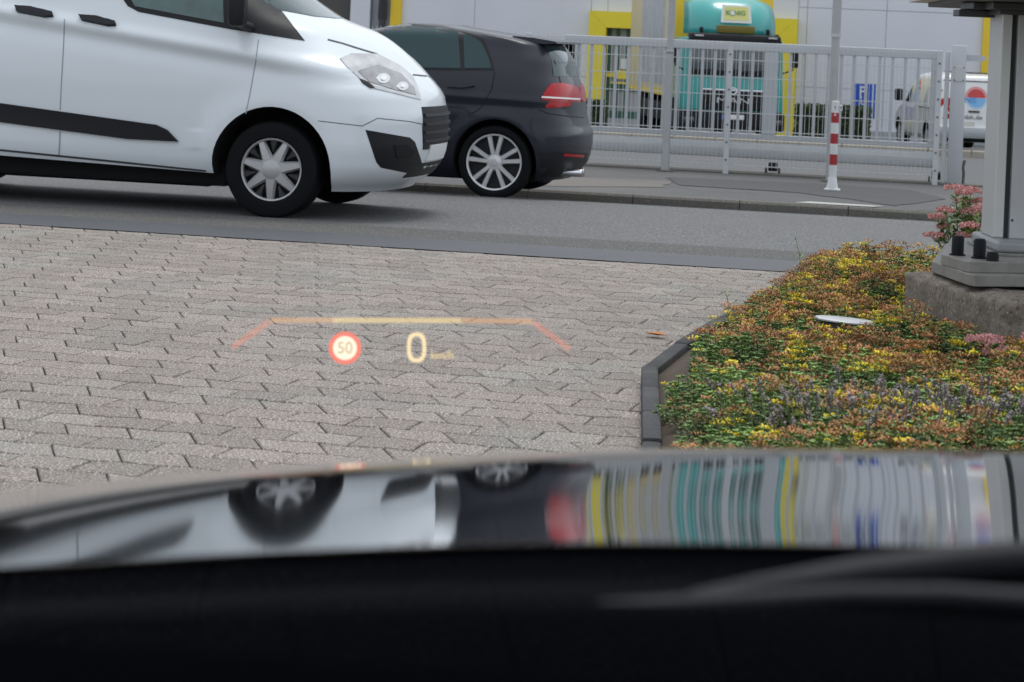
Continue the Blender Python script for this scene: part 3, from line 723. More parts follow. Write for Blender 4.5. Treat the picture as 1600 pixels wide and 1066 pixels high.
mb.build('roof_spoiler', M['navy'], golf, smooth=True)
mb = MB(); mb.tube([(-.50, .45, .24), (-.70, .45, .24)], .035, 16); mb.build('exhaust_pipe', M['chrome'], golf, smooth=True)
mb = MB(); mb.tube([(-.50, .35, .24), (-.70, .35, .24)], .035, 16); mb.build('exhaust_pipe', M['chrome'], golf, smooth=True)
for x in (0, 2.63):
    for s in (-1, 1): wheel(golf, (x, s * .872, .317), s, .317, .243, .21, 'alloy')
mb = MB(); mb.box((1.3, 0, .19), (3.4, 1.3, .08)); mb.build('underbody', M['well'], golf)

# ------------------------------------------------------------------ fence line: sliding gate, wire mesh fence, posts
GYF, MYF = 26.92, 26.62                        # depth of the gate and of the mesh in front of it
zf = gz(26.8)
xg0, xg1 = -4.6, onY(1466, 180, GYF).x
gate = thing('sliding_gate', 'long grey steel sliding gate with upright bars across the yard entrance', 'gate', (xg1, GYF, zf))
L0 = xg0 - xg1
mb = MB(); mb.box((L0 / 2, 0, 1.455), (-L0, .08, .10), bev=.008); mb.build('top_rail', M['galv'], gate)
mb = MB(); mb.box((L0 / 2, 0, .265), (-L0, .10, .18), bev=.03); mb.build('bottom_beam', M['galvlight'], gate, smooth=True)
mb = MB(); mb.box((L0 / 2, 0, .425), (-L0, .07, .06), bev=.006); mb.build('lower_rail', M['galv'], gate)
stx = [onY(px, 150, GYF).x - xg1 for px in (890, 1203, 1460)] + [L0 + .05]
for x in stx:
    mb = MB(); mb.box((x, -.002, .93), (.10 if x > -.2 else .16, .07, .95), bev=.006); mb.build('stile', M['galv'], gate)
x = -.10; bar_me = None
while x > L0:
    x -= .1445
    if min(abs(x - t) for t in stx) < .085: continue
    if bar_me is None:
        mb = MB(); mb.box((0, 0, .93), (.034, .030, .95)); o = mb.build('bar', M['galv'], gate); bar_me = o.data
    else: o = link('bar', bar_me, gate)
    o.location = (x, 0, 0)
for px in (1208, 1463):
    xr = onY(px, 262, GYF).x - xg1
    for dx in (-.075, .075):
        mb = MB(); mb.box((xr + dx, -.06, .03), (.02, .10, .10)); mb.box((xr + dx, -.06, -.002), (.05, .16, .012)); mb.build('roller_bracket', M['groove'], gate)
    mb = MB(); mb.lathe([(.001, -.05), (.05, -.05), (.05, .05), (.001, .05)], 20, (xr, -.02, .09), 'x'); mb.build('roller', M['blk'], gate, smooth=True)
# concrete footing under gate and fence
mb = MB(); mb.box((-.6, 26.82, zf - .08), (12.6, .42, .20), bev=.01); tag(mb.build('gate_footing', M['kerb']), kind='structure')

mf = thing('mesh_fence', 'light grey welded wire mesh fence in front of the gate', 'fence', (0, MYF, zf))
posts = [onY(px, 200, MYF).x for px in (1137, 1464)]
stp = posts[1] - posts[0]
px_all = [posts[1] - stp * k for k in range(0, 4)]
wm = None
for k in range(3):
    xr, xl = px_all[k], px_all[k + 1]; wd = xr - xl - .03
    if wm is None:
        mb = MB(); n = int(wd / .05)
        for i in range(n + 1): mb.box((-wd / 2 + i * wd / n, 0, .795), (.0050, .0050, 1.43))
        for j in range(8):
            z = .10 + j * .2
            if j == 7: z = 1.47
            for dy in (-.0065, .0065): mb.box((0, dy, z), (wd, .008, .009))
        o = mb.build('wire_panel', M['wire'], mf); wm = o.data
    else: o = link('wire_panel', wm, mf)
    o.location = ((xr + xl) / 2, 0, 0)
for i, x in enumerate(px_all):
    mb = MB(); mb.box((x, -.035, .745), (.062, .05, 1.52), bev=.006); po = mb.build('post', M['galvlight'], mf)
    for j in range(7):
        mb = MB(); mb.lathe([(.001, -.012), (.010, -.010), (.010, 0)], 10, (x, -.06, .16 + .2 * j), 'y'); mb.build('bolt', M['groove'], po, smooth=True)

gp = thing('gate_post', 'thick square grey steel gate post with cover plate and pointed latch', 'post', onY(1490, 292, 26.75))
g0 = gp.location.copy()
mb = MB(); mb.box((0, .1, .78), (.165, .20, 1.62), bev=.008); mb.build('column', M['galv'], gp, smooth=True)
mb = MB(); mb.box((-.125, .06, .76), (.05, .06, 1.52), bev=.006); mb.build('stop_rail', M['galvlight'], gp)
mb = MB(); mb.box((.005, -.005, 1.27), (.10, .012, .17), bev=.004); cp = mb.build('cover_plate', M['alu2'], gp)
for dx in (-.045, .055):
    for dz in (1.20, 1.345):
        mb = MB(); mb.lathe([(.001, -.018), (.007, -.017), (.008, -.010)], 10, (dx, 0, dz), 'y'); mb.build('screw', M['groove'], cp)
mb = MB(); mb.prism([(.08, 1.42), (.26, 1.42), (.31, 1.455), (.26, 1.49), (.08, 1.49)], -.02, .02, Matrix(((1, 0, 0, 0), (0, 0, 1, .1), (0, 1, 0, 0), (0, 0, 0, 1)))); mb.build('latch_rail', M['galv'], gp)
mb = MB(); mb.tube([(.10, .08, .02), (.105, .08, .15), (.095, .08, .22), (.11, .08, .30)], .016, 8); mb.build('cable_conduit', M['kerb'], gp, smooth=True)

# tall poles
def pole(px0, py0, pxt, label, r1, r2, zj, name='lamp_pole', lean=0):
    b = gnd(px0, py0); t = thing(name, label, 'pole', b, 0, None)
    mb = MB(); mb.tube([(0, 0, 0), (0, 0, zj)], r2, 20); mb.build('lower_tube', M['pole'], t, smooth=True)
    mb = MB(); mb.tube([(0, 0, zj - .002), (0, 0, 5.4)], r1, 20); mb.build('upper_tube', M['pole'], t, smooth=True)
    mb = MB(); mb.lathe([(r2 + .004, zj - .02), (r1 + .006, zj - .02), (r1 + .006, zj + .02), (.001, zj + .02)], 20); mb.build('collar', M['galv'], t, smooth=True)
    mb = MB(); mb.lathe([(.10, 0), (.10, .012), (r2 + .004, .02)], 24); mb.build('ground_collar', M['kerb'], t, smooth=True)
    return t
pole(1039, 268, 1048, 'round zinc pole before the mesh fence left of the teal truck', .040, .046, 1.36)
pole(1296, 284, 1311, 'round zinc pole rising behind the striped bollard', .050, .044, 1.62)

# red and white bollard
bo = thing('bollard', 'red and white striped plastic bollard on the far pavement', 'bollard', gnd(1300, 298))
zz = [(.02, .385, 'pwhite'), (.385, .455, 'pred'), (.455, .535, 'pwhite'), (.535, .61, 'pred'), (.61, .69, 'pwhite'), (.69, .765, 'pred')]
zz = [(.02, .265, 'pwhite'), (.265, .375, 'pred'), (.375, .485, 'pwhite'), (.485, .590, 'pred'), (.590, .700, 'pwhite'), (.700, .805, 'pred'), (.805, .915, 'pwhite')]
for a, b, m in zz:
    mb = MB(); mb.lathe([(.001, a), (.040, a), (.040, b), (.001, b)], 24); mb.build('stripe' if m == 'pred' else 'shaft', M[m], bo, smooth=True)
mb = MB(); mb.lathe([(.001, .916), (.040, .916), (.036, .925), (.001, .928)], 24); mb.build('top_cap', M['pwhite'], bo, smooth=True)
mb = MB(); mb.box((0, 0, .010), (.16, .15, .02), bev=.004); mb.lathe([(.062, .02), (.052, .07), (.044, .13), (.0405, .14)], 24); mb.build('foot', M['pwhite'], bo, smooth=True)
mb = MB(); mb.box((.055, 0, .855), (.03, .04, .06), bev=.006); mb.build('lock_tab', M['pwhite'], bo)
for dx, dy in ((-.002, -.041), (.056, -.021)):
    mb = MB(); mb.box((dx, dy, .86), (.008, .006, .026)); mb.build('lock_slot', M['groove'], bo)
mb = MB(); mb.prism([(-.014, .775), (.014, .775), (0, .805)], -.0425, -.039, Matrix(((1, 0, 0, 0), (0, 0, 1, 0), (0, 1, 0, 0), (0, 0, 0, 1)))); mb.build('arrow_mark', M['pwhite'], bo)

# ------------------------------------------------------------------ building behind the yard
BY = 66.0
bl = thing('warehouse', 'white metal clad warehouse with yellow portal and yellow wall strips', 'building', (0, BY, gz(BY)))
zb = gz(BY)
def bx_(px, py=100): return onY(px, py, BY).x
def bz_(px, py): return onY(px, py, BY).z - zb
joints_x = [bx_(628, 10), bx_(742, 10), bx_(918, 8), bx_(950, 8), bx_(1247, 15), bx_(1262, 15), bx_(1384, 60), bx_(1535, 60)]
xl, xr = bx_(628, 10), bx_(1535, 60)
pxl, pxr, ptop = bx_(920, 100), bx_(1244, 110), (bz_(923, 15.5) + bz_(1247, 32)) / 2
zt = 9.0; ztj = (bz_(1250, 9) + bz_(1500, 24)) / 2; zlj = bz_(1300, 138)
# cladding panels as separate pieces with open joints
def panel(x0, x1, z0, z1, m='wall', y=0.0):
    g = .006; mb = MB(); mb.box(((x0 + x1) / 2, y + .04, (z0 + z1) / 2), (x1 - x0 - 2 * g, .08, z1 - z0 - 2 * g)); return mb.build('cladding_panel', M[m], bl)
mb = MB(); mb.box((0, .35, zt / 2 - .5), (110, .5, zt + 1)); mb.build('wall_core', M['wall2'], bl)
cols = [xl, bx_(742, 10), pxl]
for a, b in zip(cols[:-1], cols[1:]):
    panel(a, b, 0.25, zlj); panel(a, b, zlj, ztj); panel(a, b, ztj, ztj + 2.4); panel(a, b, ztj + 2.4, zt)
cols = [pxr, bx_(1262, 15), bx_(1384, 60), xr]
for a, b in zip(cols[:-1], cols[1:]):
    panel(a, b, 0.25, zlj); panel(a, b, zlj, ztj); panel(a, b, ztj, ztj + 2.4); panel(a, b, ztj + 2.4, zt)
cols = [pxl, bx_(950, 8), bx_(1100, 8), pxr]
for a, b in zip(cols[:-1], cols[1:]): panel(a, b, ptop, ztj + .9); panel(a, b, ztj + .9, zt)
for a, b in ((bx_(606, 10), xl - .0), (xr, bx_(1560, 60))):
    pass
ystr = [(bx_(612, 10), bx_(628.5, 10)), (bx_(1535, 60), bx_(1556, 60))]
for a, b in ystr:
    mb = MB(); mb.box(((a + b) / 2, -.03, zt / 2), (b - a, .2, zt)); mb.build('yellow_strip', M['yellow'], bl)
panel(bx_(1556.5, 60), bx_(1640, 60), .25, zt); panel(bx_(1640, 60), bx_(1900, 60), .25, zt); panel(bx_(1900, 60), bx_(2600, 60), .25, zt)
panel(bx_(582, 10), bx_(611.5, 10), .25, zt, 'wall2'); panel(bx_(551, 10), bx_(582, 10), .25, zt, 'wall', -.25); panel(bx_(400, 10), bx_(551, 10), .25, zt, 'walldark')
panel(bx_(100, 10), bx_(400, 10), .25, zt); panel(bx_(-400, 10), bx_(100, 10), .25, zt); panel(bx_(-1300, 10), bx_(-400, 10), .25, zt)
mb = MB(); mb.box((0, -.06, .13), (110, .22, .25)); mb.build('plinth', M['wall2'], bl)
# portal
j = (bx_(947, 100) - pxl)
zi = ptop - .46
mb = MB(); mb.prism([(pxl, .0), (pxl + j, .0), (pxl + j, zi), (pxl, ptop)], -.30, .1, Matrix(((1, 0, 0, 0), (0, 0, 1, 0), (0, 1, 0, 0), (0, 0, 0, 1)))); mb.build('portal_jamb', M['yellow2'], bl)
mb = MB(); mb.prism([(pxr, .0), (pxr, ptop), (pxr - j, zi), (pxr - j, .0)], -.30, .1, Matrix(((1, 0, 0, 0), (0, 0, 1, 0), (0, 1, 0, 0), (0, 0, 0, 1)))); mb.build('portal_jamb', M['yellow2'], bl)
mb = MB(); mb.prism([(pxl + .006, ptop), (pxr - .006, ptop), (pxr - j - .006, zi), (pxl + j + .006, zi)], -.295, .1, Matrix(((1, 0, 0, 0), (0, 0, 1, 0), (0, 1, 0, 0), (0, 0, 0, 1)))); mb.build('portal_lintel', M['yellow2'], bl)
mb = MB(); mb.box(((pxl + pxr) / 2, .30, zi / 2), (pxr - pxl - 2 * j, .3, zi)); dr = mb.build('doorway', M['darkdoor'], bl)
for i, px in enumerate((949, 962, 978, 1190, 1208)):
    mb = MB(); mb.box((bx_(px, 130), .10, zi / 2), (.10, .12, zi)); mb.build('door_post', M['greenframe'], dr)
for z0 in (.35, 1.15):
    mb = MB(); mb.box(((pxl + pxr) / 2, .09, z0), (pxr - pxl - 2 * j, .06, .22)); mb.build('door_rail', M['greenframe'], dr)
for px, py, wd, hh in ((955, 117, .30, .13), (972, 117, .34, .24), (970, 130, .6, .05), (1216, 125, .5, .9)):
    mb = MB(); mb.box((bx_(px, py), .03, bz_(px, py)), (wd, .05, hh)); mb.build('yellow_marking', M['yellow2'], dr)
mb = MB(); mb.box((bx_(974, 100), .035, bz_(974, 100)), (.16, .04, .30)); mb.build('notice', M['white'], dr)
mb = MB(); mb.tube([(bx_(601, 0), -.15, 4.2), (bx_(600, 0), -.15, .3)], .10, 12); mb.tube([(bx_(603, 0), -.3, 3.4), (bx_(600, 8), -.12, 2.8)], .13, 10); mb.build('downpipe', M['groove'], bl, smooth=True)

# parking sign
def yard_pt(px, d): # point on the yard at a view depth
    lo, hi = 0, 400
    for _ in range(40):
        m = (lo + hi) / 2; p = at(px, m, d)
        if p.z > gz(p.y): lo = m
        else: hi = m
    return at(px, lo, d)
sp = thing('parking_sign', 'blue parking sign board with white P and wheelchair symbol', 'sign', yard_pt(1344, 60.5), TH * .3)
k_ = 60.5 / F
zc = at(1348, 157, 60.5).z - sp.location.z
mb = MB(); mb.box((0, 0, zc), (.50, .03, .86), bev=.008); bd = mb.build('board', M['blue'], sp)
mb = MB(); mb.box((.31, .05, zc - .02), (.06, .03, .92)); mb.build('board_edge', M['blue'], sp)
mb = MB(); mb.tube([(0, .05, 0), (0, .05, zc + .3)], .03, 10); mb.build('post', M['galv'], sp, smooth=True)
FM = frame((.0, -.018, zc + .22), (1, 0, 0), (0, 0, 1)); text('letter_p', 'P', M['white'], bd, FM, .36, bold=.006)
mb = MB()                                       # wheelchair symbol: wheel, seat, back, leg, head
mb.lathe([(.085, -.002), (.105, -.002), (.105, .002), (.085, .002)], 24, (.02, -.02, zc - .12), 'y')
for a, b in (((-.03, zc + .03), (-.01, zc - .10)), ((-.01, zc - .10), (.09, zc - .10)), ((.09, zc - .10), (.14, zc - .21)), ((-.02, zc - .02), (.07, zc - .02))):
    mb.bar((a[0], -.02, a[1]), (b[0], -.02, b[1]), .004, .026)
mb.lathe([(.001, -.002), (.03, -.002), (.03, .002), (.001, .002)], 14, (-.035, -.02, zc + .075), 'y')
mb.build('wheelchair_symbol', M['white'], bd)

# ------------------------------------------------------------------ leaf clouds
def leaf_cloud(name, n, box, m, parent, size=.06, seed=1, shape='box'):
    r = np.random.default_rng(seed); vs = np.zeros((n, 4, 3))
    p = r.uniform(-1, 1, (n, 3))
    if shape == 'box':
        ax = r.integers(0, 3, n); sg = r.choice([-1, 1], n); sg = np.where(ax == 2, 1, sg)
        p[np.arange(n), ax] = sg * r.uniform(.78, 1.05, n)
    else:
        p /= np.linalg.norm(p, axis=1)[:, None]; p *= r.uniform(.65, 1.05, n)[:, None]
        p *= (1 + .18 * np.sin(p[:, :1] * 7 + p[:, 1:2] * 5) * np.cos(p[:, 2:3] * 6))
    p = p * np.array(box) / 2 + np.array([0, 0, box[2] / 2])
    d = r.normal(size=(n, 3)); d[:, 2] += .4; d /= np.linalg.norm(d, axis=1)[:, None]
    e = np.cross(d, r.normal(size=(n, 3))); e /= np.linalg.norm(e, axis=1)[:, None]
    s = size * r.uniform(.6, 1.3, n)[:, None]
    vs[:, 0] = p; vs[:, 1] = p + d * s * .5 + e * s * .3; vs[:, 2] = p + d * s; vs[:, 3] = p + d * s * .5 - e * s * .3
    return quads(name, vs.reshape(-1, 3), np.arange(n * 4).reshape(-1, 4), np.zeros(n, int), [m], parent)
def quads(name, v, f, mi, mats, parent=None, tone=None):
    me = bpy.data.meshes.new(name); me.vertices.add(len(v)); me.vertices.foreach_set('co', v.astype(np.float32).ravel())
    me.loops.add(len(f) * 4); me.loops.foreach_set('vertex_index', f.astype(np.int32).ravel())
    me.polygons.add(len(f)); me.polygons.foreach_set('loop_start', np.arange(0, len(f) * 4, 4, dtype=np.int32))
    try: me.polygons.foreach_set('loop_total', np.full(len(f), 4, np.int32))
    except Exception: pass
    for m in mats: me.materials.append(m)
    me.polygons.foreach_set('material_index', mi.astype(np.int32)); me.update()
    tn = me.attributes.new('tone', 'FLOAT', 'FACE'); tn.data.foreach_set('value', (tone if tone is not None else np.random.default_rng(len(f)).uniform(.1, .9, len(f))).astype(np.float32))
    return link(name, me, parent)
def hedge(px, d, w_, h_, dp, label, seed):
    b = yard_pt(px, d); t = thing('hedge', label, 'hedge', b, TH * .3)
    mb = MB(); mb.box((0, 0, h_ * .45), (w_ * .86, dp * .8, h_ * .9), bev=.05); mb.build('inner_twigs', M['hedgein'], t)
    leaf_cloud('foliage', int(5200 * w_ * h_), (w_, dp, h_), M['hedge'], t, .075, seed)
hedge(1299, 55.0, 1.66, .95, .8, 'low clipped green hedge behind the gate below the parking sign', 3)
hedge(925, 57.0, .62, .80, .7, 'small dark green bush beside the yellow portal', 4)
lk = thing('low_stone_wall', 'low beige stone ledge on the yard behind the gate', 'ledge', (onY(1150, 215, 50).x, 50.0, gz(50)))
for i in range(-5, 9):
    mb = MB(); mb.box((i * .9, 0, .07), (.885, .3, .16), bev=.015); mb.build('stone', M['beige'], lk)

# ------------------------------------------------------------------ teal truck with yellow box
ang = math.atan2(*(lambda v: (v.y, v.x))(RIGHT * math.sin(R(4.4)) - FWD * math.cos(R(4.4))))
tp = yard_pt(1142, 54.0)
tk = thing('box_truck', 'teal cab truck with yellow box body parked in the yard facing the gate', 'truck', tp, ang)
# local: +x forward (towards the gate), y to the truck's left (right in the picture), z up
def rbox(name, x0, x1, y0, y1, z0, z1, m, par, bev=.03, taper=None):
    mb = MB(); mb.box(((x0 + x1) / 2, (y0 + y1) / 2, (z0 + z1) / 2), (x1 - x0, y1 - y0, z1 - z0), bev=bev)
    if taper:
        for v in mb.v:
            t = (v.z - z0) / (z1 - z0); v.x -= taper[0] * t; v.y *= 1 - taper[1] * t
    return mb.build(name, m, par, smooth=True)
cab = rbox('cab', -1.9, 0, -1.19, 1.19, .72, 2.42, M['teal'], tk, .07, (.14, .03))
rbox('windscreen', -.30, .012, -1.06, 1.06, 1.60, 2.30, M['truckglass'], cab, .05, (.045, .03))
rbox('dashboard_line', -.2, .018, -1.04, 1.04, 1.56, 1.68, M['truckblk'], cab, .01)
for y in (-.55, .05, .62):
    mb = MB(); mb.bar((.03, y - .42, 1.63), (.0, y + .10, 1.70), .02, .03); mb.build('windscreen_wiper', M['truckblk'], cab)
g_ = rbox('grille', -.3, .035, -.76, .76, .76, 1.24, M['truckblk'], cab, .03)
for z in (.86, .97, 1.08):
    rbox('grille_slat', -.1, .048, -.70, .70, z - .012, z + .012, M['blk'], g_, .004)
rbox('chrome_bar', 0, .05, -.72, .72, 1.20, 1.245, M['chrome'], g_, .01)
FM = frame((.05, 0, .98), (0, 1, 0), (0, 0, 1)); text('maker_lettering', 'MAN', M['alu2'], g_, FM, .19, sx=1.9)
mb = MB(); mb.lathe([(.06, 0), (.075, .012), (.09, 0)], 20, (.05, 0, 1.20), 'x'); mb.build('badge', M['chrome'], g_, smooth=True)
bu = rbox('bumper', -.6, .10, -1.22, 1.22, .30, .74, M['truckblk'], tk, .06)
for s in (-1, 1):
    rbox('headlamp', -.1, .115, s * 1.02 - .13, s * 1.02 + .13, .46, .58, M['trucklamp'], bu, .03)
    rbox('step_panel', -1.5, -.35, s * 1.12 - .1, s * 1.12 + .1, .32, .72, M['truckblk'], tk, .03)
rbox('number_plate', 0, .112, -.26, .26, .55, .66, M['white'], bu, .004); rbox('plate_band', 0, .116, -.26, -.21, .55, .66, M['blue'], bu, .002)
vs_ = rbox('sun_visor', -.35, .10, -1.08, 1.08, 2.34, 2.52, M['truckblk'], tk, .04, (.05, .03))
for s in (-1, 1):
    rbox('marker_lamp', .04, .115, s * .86 - .10, s * .86 + .10, 2.44, 2.475, M['alu2'], vs_, .008)
# roof air deflector: bulged shell
mb = MB(); ny, nz_ = 14, 10
for i in range(nz_ + 1):
    t = i / nz_; z = 2.50 + .93 * math.sin(t * math.pi / 2); hw = 1.07 - .10 * t ** 2; xf = -.12 - 1.15 * (1 - math.cos(t * math.pi / 2))
    for j in range(ny + 1):
        u = -1 + 2 * j / ny; a = abs(u) ** 3.2
        mb.v.append(V((xf - .75 * a * (1 - .4 * t), u * hw * (1 + .02 * a), z - .16 * a * t)))
for i in range(nz_):
    for j in range(ny):
        k = i * (ny + 1) + j; mb.f.append((k, k + 1, k + ny + 2, k + ny + 1))
df = mb.build('air_deflector', M['teal'], tk, smooth='all')
so = df.modifiers.new('s', 'SOLIDIFY'); so.thickness = .04; so.offset = -1
for s in (-1, 1): rbox('deflector_bracket', -.20, -.10, s * .78 - .04, s * .78 + .04, 2.46, 2.66, M['truckblk'], df, .01)
rbox('roof_sign_box', -.30, -.06, -.42, .46, 2.54, 2.72, M['amber'], df, .02)
up = V((-.20, 0, .98)); pc = V((-.165, .02, 2.99))
fm = frame(pc, (0, 1, 0), up)
mb = MB(); mb.prism([(-.36, -.21), (.36, -.21), (.33, .21), (-.33, .21)], -.02, .006, fm); mb.v = [v + V((.03, 0, 0)) for v in mb.v]; sg = mb.build('name_sign', M['white'], df)
fm2 = frame(pc + V((.034, 0, .008)), (0, 1, 0), up); mb = MB(); mb.prism([(-.30, -.16), (.30, -.16), (.275, .16), (-.275, .16)], -.01, .008, fm2); mb.build('sign_face', M['paleyellow'], sg)
fm3 = frame(pc + V((.046, -.02, .02)), (0, 1, 0), up)
text('sign_lettering', 'K  NIG', M['txtgreen'], sg, fm3, .15, sx=1.05, bold=.004)
mb = MB(); mb.prism([(.07 * math.cos(t) - .075, .07 * math.sin(t) + .0) for t in np.linspace(0, 2 * math.pi, 25)[:-1]], -.002, .004, fm3); mb.build('sign_roundel', M['txtgreen'], sg)
mb = MB(); mb.prism([(.055 * math.cos(t) - .075, .055 * math.sin(t) + .0) for t in np.linspace(0, 2 * math.pi, 25)[:-1]], .004, .007, fm3); mb.build('sign_roundel_centre', M['white'], sg)
for s in (-1, 1):                              # mirrors on arms
    mb = MB(); mb.tube([(-.12, s * 1.15, 2.30), (.02, s * 1.36, 2.28), (.02, s * 1.38, 1.75), (-.1, s * 1.17, 1.66)], .02, 8); ma = mb.build('mirror_arm', M['truckblk'], tk, smooth=True)
    rbox('mirror', -.06, .06, s * 1.39 - .10, s * 1.39 + .10, 1.80, 2.26, M['truckblk'], ma, .03)
bx0 = -2.15; bxl = -9.2
box = rbox('box_body', bxl, bx0, -1.27, 1.27, .98, 3.95, M['boxyellow'], tk, .03)
# printed side panels (visible side is y negative)
M['print1'] = mat('faded_yellow_print', (.62, .50, .22), .5, var=.8, scale=1.4, col2=(.55, .53, .40))
M['print2'] = mat('grey_photo_print', (.50, .51, .54), .5, var=1, scale=2.4, col2=(.28, .30, .31), detail=8)
for s in (-1, 1):
    pr = rbox('printed_panel', bxl + .15, bx0 - .25, s * 1.272 - .004, s * 1.272 + .004, 1.12, 3.85, M['print1'], box, .002)
    rbox('printed_picture', bxl + 2.4, bx0 - .55, s * 1.280 - .003, s * 1.280 + .003, 1.25, 3.55, M['print2'], pr, .001)
rbox('side_stripe', bx0 - .24, bx0 - .06, -1.279, -1.270, 1.0, 3.9, M['signwhite'], box, .001)
rbox('chassis', bxl, -.3, -.45, .45, .55, .95, M['truckblk'], tk, .02)
rbox('underrun_guard', -6.8, -3.2, -1.22, -1.17, .38, .82, M['truckblk'], tk, .02); rbox('underrun_guard', -6.8, -3.2, 1.17, 1.22, .38, .82, M['truckblk'], tk, .02)
def twheel(x, y, wd):
    s = 1 if y > 0 else -1
    mb = MB().lathe([(.28, 0), (.30, .02), (.46, .02), (.50, -.02), (.50, -wd + .02), (.46, -wd - .02), (.28, -wd)], 32, (0, 0, 0), 'y', closed=True); mb.v = [V((v.x, v.y * s, v.z)) for v in mb.v]
    o = mb.build('wheel', M['rubber'], tk, smooth=True); o.location = (x, y, .5)
    mb = MB().lathe([(.001, .02), (.10, .02), (.12, -.05), (.27, -.07), (.285, 0)], 28, (0, 0, 0), 'y'); mb.v = [V((v.x, v.y * s, v.z)) for v in mb.v]; mb.build('rim', M['darkrim'], o, smooth=True)
for x, wd in ((-1.25, .32), (-6.9, .55)):
    for s in (-1, 1): twheel(x, s * 1.20, wd)

# ------------------------------------------------------------------ parked white van in the yard, seen from behind
vp = yard_pt(1522, 55.0); hv = FWD * math.cos(R(3)) - RIGHT * math.sin(R(3))
v2 = thing('parked_van', 'white van with red and blue sun logo parked in the yard beside the gate post', 'van', vp, math.atan2(hv.y, hv.x))
VT2 = [(.28, 4.55, 0.12, .84, .5, 2.6, .12, 3), (.38, 4.75, .02, .93, .5, 2.6, .14, 3), (.50, 4.85, -.02, .95, .5, 2.6, .16, 3), (.60, 4.87, -.01, .955, .5, 2.6, .16, 3), (.66, 4.86, .04, .955, .5, 2.6, .16, 3), (.85, 4.8, .06, .955, .6, 2.4, .16, 3), (1.0, 4.6, .07, .95, .8, 2.3, .16, 3),
       (1.10, 4.3, .075, .94, .8, 2.3, .16, 3), (1.2, 3.95, .09, .925, .7, 2.3, .16, 3), (1.5, 3.45, .13, .87, .5, 2.5, .16, 3), (1.75, 3.0, .19, .80, .4, 2.5, .18, 3), (1.84, 2.75, .25, .74, .35, 2.5, .2, 3), (1.885, 2.4, .4, .60, .3, 2.3, .2, 2.6), (1.90, 2.0, .8, .40, .2, 2, .2, 2)]
b2, bvh2 = vehicle(v2, VT2, np.linspace(.28, 1.90, 60), lambda x, y, z: (.014 * math.exp(-((z - 1.0) / .05) ** 2) if y > .5 else 0), M['whitebody'], [(.95, .33, .40, 1), (3.95, .33, .40, 1)])
rp2 = lambda p: (V((-3, -p.x, p.y)), V((1, 0, 0)))     # p.x = to the right as seen from behind
sidel = lambda p: (V((p.x, 3, p.y)), V((0, -1, 0)))
E = lambda n, p, m, par=None, **k: decal(n, p, bvh2, v2, m, par, world_dir=k.pop('wd', rp2), step=k.pop('step', .06), **k)
E('rear_door_frame', [(-.80, 1.70), (.80, 1.70), (.80, 1.73), (-.80, 1.73)], M['groove'], off=.003)
M['logo_red'] = mat('logo_red', (.55, .06, .06), .5); M['logo_blue'] = mat('logo_blue', (.20, .45, .75), .5)
cx_, cz_, rr_ = .02, 1.33, .27
def disc(r, a0, a1, n=14): return [(cx_ + r * math.cos(t), cz_ + r * math.sin(t)) for t in np.linspace(a0, a1, n)]
M['logo_red2'] = mat('logo_pale_red', (.66, .30, .30), .5); M['logo_blue2'] = mat('logo_pale_blue', (.42, .58, .74), .5)
lg = E('logo_red_halo', disc(rr_, .02, math.pi - .02), M['logo_red2'], off=.003); E('logo_red', disc(rr_ * .78, .02, math.pi - .02), M['logo_red'], lg, off=.005)
lg = E('logo_blue_halo', disc(rr_, math.pi + .02, 2 * math.pi - .02), M['logo_blue2'], off=.003); E('logo_blue', disc(rr_ * .82, math.pi + .02, 2 * math.pi - .02), M['logo_blue'], lg, off=.005)
XR = (0, -1, 0)
text('lettering', 'EINS', M['txtblue'], v2, frame((.085, .22, 1.27), XR, (.05, 0, 1)), .19, sx=1.25)
text('lettering', 's-gmbh.de', M['txtgrey'], v2, frame((.045, .18, .87), XR, (.03, 0, 1)), .15, sx=1.15)
E('door_handle', [(-.16, .98), (.10, .98), (.10, 1.03), (-.16, 1.03)], M['groove'], off=.02)
E('number_plate', [(-.42, .66), (-.02, .66), (-.02, .76), (-.42, .76)], M['signwhite'], off=.012)
E('bumper', [(-.90, .40), (.90, .40), (.92, .62), (-.92, .62)], M['wall2'], off=.012)
E('tail_lamp', [(-.955, .80), (-.90, .80), (-.86, 1.50), (-.90, 1.52)], M['red'], off=.006, step=.04); E('tail_lamp', [(.955, .80), (.90, .80), (.86, 1.50), (.90, 1.52)], M['red'], off=.006, step=.04)
E('lower_trim', [(-.7, .29), (.7, .29), (.75, .38), (-.75, .38)], M['blk'], off=.01)
E('side_window', [(2.85, 1.12), (3.75, 1.15), (3.30, 1.62), (2.9, 1.62)], M['carglass'], wd=sidel, off=.004, step=.12)
E('sliding_rail', [(.3, 1.02), (2.2, 1.02), (2.2, 1.05), (.3, 1.05)], M['groove'], wd=sidel, off=.004, step=.12)
E('tail_lamp', [(.06, .80), (.14, .80), (.20, 1.5), (.14, 1.52)], M['red'], wd=sidel, off=.006, step=.05)
E('side_logo_red', [(2.0, 1.45), (2.5, 1.42), (2.3, 1.72)], M['logo_red'], wd=sidel, off=.004, step=.1); E('side_logo_blue', [(2.0, 1.18), (2.55, 1.18), (2.5, 1.42), (2.0, 1.43)], M['logo_blue'], wd=sidel, off=.004, step=.1)
E('side_marking', [(.7, .95), (1.5, 1.1), (1.2, 1.6), (1.05, 1.25)], M['wall2'], wd=sidel, off=.004, step=.1)
for x in (.4, .9, 1.4):
    mb = MB(); mb.box((x, .0, 1.91), (.05, .9, .03)); mb.build('roof_bar', M['groove'], v2)
